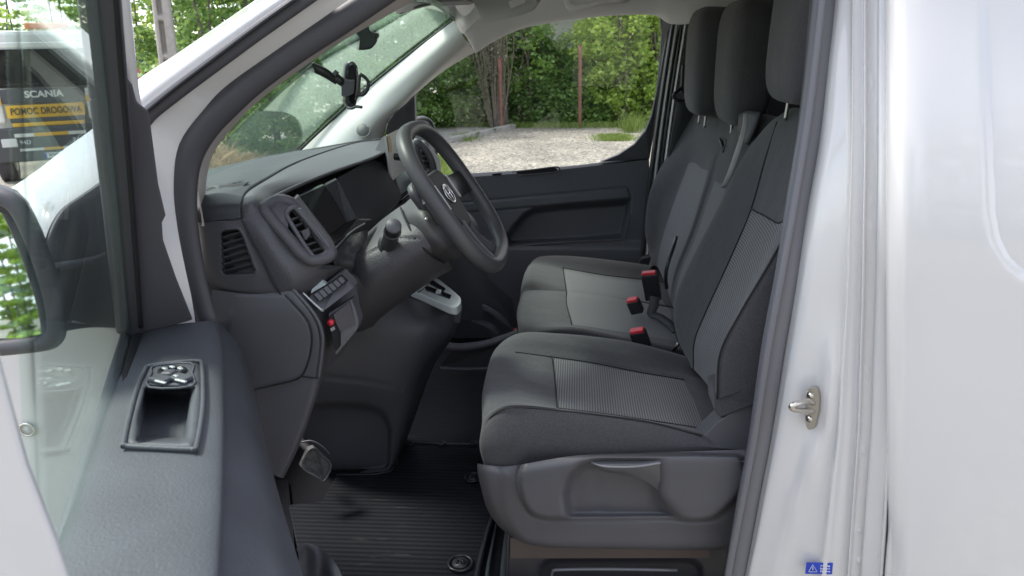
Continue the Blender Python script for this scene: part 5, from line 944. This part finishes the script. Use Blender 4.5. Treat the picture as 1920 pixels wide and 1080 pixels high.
# (px of the middle, depth y, width, height, leaves, material, size)
hed = [(795, 16.6, 1.7, 4.2, 9000, 3, .10, 'loose light green shrub at the left end of the passenger window'), (860, 17.2, 1.6, 4.6, 9000, 0, .10, 'dark shrub left of the ivy trunk'), (905, 18.0, 1.5, 5.0, 8000, 2, .10, 'deep green shrub just left of the ivy trunk'),
       (985, 17.2, 1.8, 4.6, 11000, 0, .11, 'dense shrub right of the ivy trunk'), (1040, 17.4, 1.7, 1.75, 6000, 2, .11, 'lower dark shrub in front of the pale shed'), (1100, 17.4, 1.6, 1.75, 6000, 0, .11, 'low broad-leaved shrub round the right rusty post'),
       (1165, 16.9, 1.6, 5.0, 10000, 1, .11, 'bright yellow-green shrub at the right of the window'), (1225, 17.2, 1.6, 5.0, 9000, 1, .12, 'tall light green shrub by the window edge'), (1290, 17.5, 2.4, 5.0, 6000, 0, .12, 'shrub hidden behind the door pillar'),
       (1190, 18.6, 1.8, 3.2, 6000, 2, .12, 'dark shrub filling the gap behind the bright one')]
for (px, y, wd, h, n, mi, s, lab) in hed:
    p = unA((px, 240, y)); bush('hedge_shrub', lab, 'shrub', HG, float(p[0]), y, wd, h, int(n * 1.5), LF[mi], s * .82)
# ivy trunk
p = unA((932, 238, 16.4)); x0 = float(p[0])
iv = thing('ivy_tree', 'old tree trunk wrapped in bare ivy stems between the shrubs', 'tree', (x0, 16.4, 0))
tube('trunk', [(x0 + .08, 16.4, -.1), (x0 + .05, 16.4, 1.0), (x0 - .08, 16.45, 2.2), (x0 - .1, 16.5, 3.6), (x0 - .2, 16.5, 5.2)], [.20, .17, .15, .12, .08], BARK, iv, un=unI, n=12)
TW = mat('dry_stems', (.20, .17, .13), .9); 
for i in range(26):
    a = rng.uniform(-.42, .42); bb = a + rng.uniform(-.12, .12)
    tube('ivy_stem', [(x0 + a * .35, 16.25, .02), (x0 + a * .8, 16.2, 1.0), (x0 + bb, 16.2, 1.9), (x0 + bb * .8, 16.2, 2.9)], [.012, .010, .008, .004], TW, iv, un=unI, n=5, k=4)
leaf_mesh('crown', crown_pts([(x0 - .1, 16.5, 4.6, 1.3, 1.0, .9), (x0 - .2, 16.3, 2.8, .5, .3, .8)], 3500), .08, LF[0], iv)
leaf_mesh('crown', rng.normal(0, 1, (2300, 3)) * np.array([.30, .14, .9]) + np.array([x0 - .08, 16.2, 1.9]), .055, leafmat('ivy_dry', [(.12, .12, .07), (.20, .19, .13), (.26, .25, .18)]), iv)
RUST = mat('rusty_steel', (.16, .06, .045), .75, bump=[(60, .6, .003)], var=(14, .2, (.26, .12, .09)))
for (px, y, h, lab) in [(1087, 16.1, 1.78, 'thin rusty steel post standing alone before the hedge'), (940, 15.9, 1.55, 'thin rusty steel post in front of the ivy trunk')]:
    p = unA((px, 238, y)); t = thing('fence_post', lab, 'post', (float(p[0]), y, 0), 'rusty fence posts by the hedge')
    tube('post_tube', [(float(p[0]), y, -.1), (float(p[0]) + .01, y, h)], .038, RUST, t, un=unI, n=12)
    tube('post_cap', [(float(p[0]) + .01, y, h), (float(p[0]) + .01, y, h + .02)], .044, RUST, t, un=unI, n=12)
# shed behind
SH = mat('pale_render', (.42, .42, .40), .85, bump=[(15, .4, .01)], var=(1.5, .25, (.52, .52, .50)))
p = unA((1060, 100, 21)); xs = float(p[0])
sh = thing('garden_shed', 'pale rendered shed showing through the leaves behind the hedge', 'shed', (xs, 21, 0))
box('wall', (xs, 22.5, 1.6), (5.2, 3, 3.3), SH, sh, bevel=.02)
box('roof', (xs, 22.4, 3.35), (5.6, 3.5, .16), mat('roof_felt', (.10, .10, .10), .8), sh, bevel=.02)
box('window', (xs + .9, 20.97, 2.0), (.9, .06, .9), GLOSS, sh, bevel=.01)
box('roof_edge', (xs, 20.62, 3.2), (5.6, .06, .14), SH, sh, bevel=.01)
# vegetation seen through the windscreen and over the door
WG = 'dark trees beyond the windscreen'
for (px, y, wd, h, n, mi, s, lab) in [(420, 12.5, 2.6, 4.6, 9000, 2, .10, 'dark fine-leaved tree beyond the lower windscreen'), (520, 13.5, 2.8, 5.2, 10000, 0, .10, 'mid green tree behind the phone holder arm'), (620, 14.5, 2.8, 5.4, 9000, 2, .10, 'dark tree behind the phone cradle'), (715, 15.5, 2.6, 5.2, 8000, 0, .10, 'green tree right of the rear view mirror'), (755, 16.6, 2.2, 4.5, 7000, 2, .10, 'dark shrub beside the black window corner')]:
    p = unA((px, 250, y)); bush('tree', lab, 'tree', WG, float(p[0]), y, wd, h, int(n * 1.3), LF[mi], s * .85, dep=1.6)
LG = 'trees behind the concrete pole'
for (px, y, wd, h, n, mi, s, lab) in [(268, 18.2, 2.2, 7.5, 8000, 1, .10, 'yellow-green tree left of the concrete pole'), (345, 15.5, 3.6, 7.0, 12000, 2, .11, 'dark tree right of the concrete pole'), (450, 16.5, 3.4, 7.0, 9000, 0, .11, 'green tree above the windscreen pillar'), (120, 21.5, 4.6, 9.5, 11000, 1, .11, 'bright green tree behind the tow truck'), (200, 20.5, 3.6, 8.5, 9000, 3, .11, 'light tree between the tow truck and the pole'), (20, 23.5, 5.5, 10.0, 9000, 0, .12, 'broad tree behind the cab of the tow truck')]:
    p = unA((px, 150, y)); bush('tree', lab, 'tree', LG, float(p[0]), y, wd, h, n, LF[mi], s, base=.2, dep=1.6)
p = unA((262, 140, 11.0)); bush('shrub', 'small sunlit shrub at the foot of the concrete pole', 'shrub', None, float(p[0]), 11.0, 1.0, 1.45, 1500, LF[3], .11, trunk=False)
# trees behind the photographer, for the mirrors and the paint
for i, (x, y, h) in enumerate([(-9, -22, 9), (-3, -24, 10), (4, -23, 9), (11, -21, 10), (20, -14, 9), (24, 2, 8)]):
    bush('tree', ['tall tree behind the photographer, seen only in the door mirror', 'second tree behind the photographer, mirrored in the white paint', 'third tree behind the photographer, mirrored in the white paint', 'tree far right behind the photographer', 'tree to the rear of the van', 'tree beyond the rear of the van'][i], 'tree', 'trees around the yard', x, y, 6, h, 24000, LF[i % 3], .19, base=.1, dep=3.5, z0=0)
# grass
def blades(name, label, pts, hgt, m, wd=.012, cat='grass', kind='stuff', lean=.35):
    n = len(pts); a = rng.uniform(0, 2 * math.pi, n); h = hgt * rng.uniform(.5, 1.3, n); L = rng.normal(0, lean, (n, 2)) * h[:, None]
    d = np.stack([np.cos(a), np.sin(a), np.zeros(n)], 1) * wd / 2; base = pts; mid = pts + np.concatenate([L * .35, h[:, None] * .55], 1); tip = pts + np.concatenate([L, h[:, None]], 1)
    W = np.stack([base - d, base + d, mid + d * .7, tip, mid - d * .7], 1)
    o = raw(name, W.reshape(-1, 3), np.arange(n * 5).reshape(n, 5), m, None, False); tag(o, label, cat, None, kind); return o
GRS = leafmat('grass_blades', [(.10, .16, .03), (.17, .26, .05), (.28, .34, .10)], .3)
DRY = leafmat('dry_straw', [(.30, .20, .10), (.48, .34, .18), (.62, .47, .28)], .25)
def patchpts(px0, px1, py0, py1, n):
    q = np.stack([rng.normal((px0 + px1) / 2, (px1 - px0) / 4.5, n), rng.uniform(py0, py1, n), np.zeros(n)], 1); return unZ(q)
blades('grass', 'bright grass tuft on the gravel at the right', patchpts(1115, 1190, 254, 265, 2500), .06, GRS)
blades('grass', 'thin grass along the foot of the hedge', unZ(np.stack([rng.uniform(780, 1235, 3500), rng.normal(238.5, 1.4, 3500), np.zeros(3500)], 1)), .12, GRS)
blades('grass', 'weeds growing on the broken paving', patchpts(845, 900, 253, 266, 350), .08, GRS)
blades('grass', 'grass under the far door by the steering wheel', patchpts(800, 850, 300, 345, 3000), .12, GRS)
blades('grass', 'tall weeds at the right of the gravel', patchpts(1160, 1205, 236, 250, 400), .30, GRS)
sx = unA((425, 300, 9.3))
def heap(n): 
    a = rng.uniform(0, 2 * math.pi, n); r_ = rng.uniform(0, 1, n) ** .5
    return np.stack([sx[0] + r_ * np.cos(a) * .9, 9.3 + r_ * np.sin(a) * .6, np.full(n, 0.) + (1 - r_) * .75 * rng.uniform(0, 1, n)], 1) + np.array([0, 0, float(sx[2]) - .55])
blades('straw', 'heap of dry pale straw in front of the trees', heap(6000), .20, DRY, .016, 'straw', 'stuff', .9)
# concrete pole
PC = mat('pole_concrete', (.30, .28, .25), .85, bump=[(30, .5, .01)], var=(8, .2, (.38, .36, .33)))
PD = 10.5
def unP(p): return unA(p)
pt = thing('concrete_pole', 'slotted concrete utility pole leaning above the windscreen pillar', 'utility pole', tuple(unA((332, 175, PD))), None)
def pole_disp(px, py):
    d = np.zeros_like(px)
    for (y0, y1) in [(-60, 28), (38, 100), (110, 150)]:
        cx = 297 + (py) * .125
        s = np.maximum(np.abs(px - cx) - 5.0, np.maximum(y0 - py, py - y1)); d += .09 * sm(-s, -.5, 2)
    return d
patch('pole_shaft', [[(277, -80, PD + .25), (276, -80, PD), (291, -80, PD), (306, -80, PD), (308, -80, PD + .25)], [(288, 20, PD + .25), (287, 20, PD), (303, 20, PD), (319, 20, PD), (322, 20, PD + .25)], [(300, 120, PD + .25), (299, 120, PD), (316, 120, PD), (333, 120, PD), (336, 120, PD + .25)], [(325, 330, PD + .25), (324, 330, PD), (343, 330, PD), (362, 330, PD), (366, 330, PD + .25)]], PC, pt, k=26, kv=12, disp=pole_disp)
# red car and dark roof behind the shrub
rc = thing('parked_car', 'dark red car mostly hidden behind the shrub by the pole', 'car', tuple(unA((258, 160, 12.6))))
patch('body', [[(246, 112, 12.6), (262, 118, 12.6), (285, 140, 12.6)], [(246, 135, 12.5), (265, 138, 12.5), (290, 150, 12.5)], [(246, 160, 12.5), (265, 165, 12.5), (290, 175, 12.5)]], mat('red_paint', (.35, .02, .02), .3, coat=1), rc, k=4, solid=.3)
patch('windscreen', [[(248, 104, 12.55), (264, 110, 12.55), (282, 128, 12.55)], [(247, 118, 12.45), (262, 122, 12.45), (284, 138, 12.45)]], GLOSS, rc, k=4, solid=.05)

# ================================================================== TOW TRUCK
TO = unA((84, 178, 16.2)); dist = float((TO - CAM) @ fw); SC = 82 * dist / F          # real metres per photo metre
fx = np.array([CAM[0] - TO[0], CAM[1] - TO[1], 0]); fx /= np.linalg.norm(fx)        # towards the camera
fx = rotm('Z', R(-6)) @ fx; tx = np.cross(np.array([0, 0, 1.]), fx)                   # to the right in the picture
TZ0 = float(TO[2]) - 1.53
def unT(p):            # truck: (across, height, forward)
    p = np.asarray(p, float); return np.array([TO[0], TO[1], TZ0]) + p[..., 0:1] * tx + p[..., 2:3] * fx + np.array([0, 0, 1.]) * p[..., 1:2]
TM = np.stack([tx, fx * -1, np.array([0, 0, 1.])], 1)
tk = thing('tow_truck', 'white and yellow tow truck facing the van, seen through the door glass', 'truck', tuple(unT((0, 0, -1))))
TWH = mat('truck_white', (.70, .72, .68), .4, coat=.5); TGR = mat('truck_grey', (.07, .075, .08), .45); TYL = mat('truck_yellow', (.72, .42, .03), .4)
def tb(name, c, s, m, par=tk, bev=.02): return box(name, unT(c), s, m, par, rot=TM, bevel=bev)
cab = tb('cab', (0, 1.75, -1.0), (2.3, 1.9, 2.5), TWH, bev=.1)
tb('windscreen', (0, 2.15, .26), (2.05, .04, .86), GLOSS, cab)
tb('sun_visor_bar', (0, 2.66, .36), (2.3, .12, .12), TWH, cab)
for s in (-1, 1): tb('wiper', (s * .4, 1.80, .30), (.7, .02, .02), SMOOTH, cab, .002)
gp = tb('grille', (0, 1.53, .28), (1.72, .06, .32), TGR, bev=.02)
tb('name_panel', (0, 1.18, .29), (1.62, .05, .30), TYL, gp)
tb('grille_panel', (0, .985, .28), (1.55, .05, .12), TGR, gp); tb('yellow_bar', (0, .88, .30), (1.5, .04, .09), TYL, gp)
tb('grille_panel', (0, .78, .28), (1.55, .05, .12), TGR, gp)
bu = tb('bumper', (0, .42, .26), (2.4, .12, .80), TGR, bev=.04)
tb('stripe', (-.55, .64, .33), (.40, .02, .08), TWH, bu, .004); tb('stripe', (0, .64, .33), (.72, .02, .08), TYL, bu, .004); tb('stripe', (.55, .64, .33), (.38, .02, .08), TWH, bu, .004)
tb('stripe', (-.45, .30, .33), (.50, .02, .06), TWH, bu, .004); tb('stripe', (0, .30, .33), (.42, .02, .06), TYL, bu, .004); tb('stripe', (.45, .30, .33), (.50, .02, .06), TWH, bu, .004)
text('lettering', 'SCANIA', unT((.02, 1.56, .325)), tx, (0, 0, 1), .15, TWH, gp, bold=.006, width=.80, depth=.004)
text('lettering', 'POMOC DROGOWA', unT((0, 1.18, .325)), tx, (0, 0, 1), .15, mat('dark_print', (.05, .04, .03), .5), gp, bold=.004, width=1.46, depth=.004)
text('lettering', '94D', unT((-.56, .47, .33)), tx, (0, 0, 1), .09, WPRT, bu, width=.22, depth=.004)
text('lettering', '260', unT((.55, .47, .33)), tx, (0, 0, 1), .09, WPRT, bu, width=.26, depth=.004)
pl = tb('number_plate', (.06, .14, .345), (.56, .02, .13), mat('plate_white', (.75, .76, .74), .4), bu, .004)
tb('plate_band', (-.20, .14, .358), (.045, .004, .12), BLUE, pl, 0)
text('plate_text', 'WWL 34165', unT((.085, .14, .360)), tx, (0, 0, 1), .09, mat('plate_print', (.02, .02, .02), .5), pl, width=.45, depth=.002, bold=.002)
for s in (-1, 1):
    cp = tb('corner_panel', (s * 1.03, 1.3, .2), (.34, .25, .75), TWH, tk, .06); tb('corner_stripe', (s * 1.03, 1.42, .335), (.33, .02, .14), TYL, cp, .004)
    wl = tube('wheel', [unT((s * 1.1 + .16, .02, -.35)), unT((s * 1.1 - .16, .02, -.35))], .5, RUB, tk, un=unI, n=28); tube('rim', [unT((s * 1.1 + .17, .02, -.35)), unT((s * 1.1 - .17, .02, -.35))], .27, TWH, wl, un=unI, n=20)
    tb('headlight', (s * .88, .48, .33), (.32, .04, .2), mat('lamp_glass', (.6, .62, .6), .1), tk, .02)
    mrr = tb('door_mirror', (s * 1.38, 1.9, .2), (.22, .1, .5), SMOOTH, tk, .03)
tb('roof_beacon', (.3, 3.1, -.3), (.9, .25, .14), mat('beacon_orange', (.7, .2, .03), .3), tk, .04)
tb('flatbed', (0, 1.1, -4.4), (2.4, 5.2, .25), TGR, tk, .03)
# overhead white bar behind the glass frame
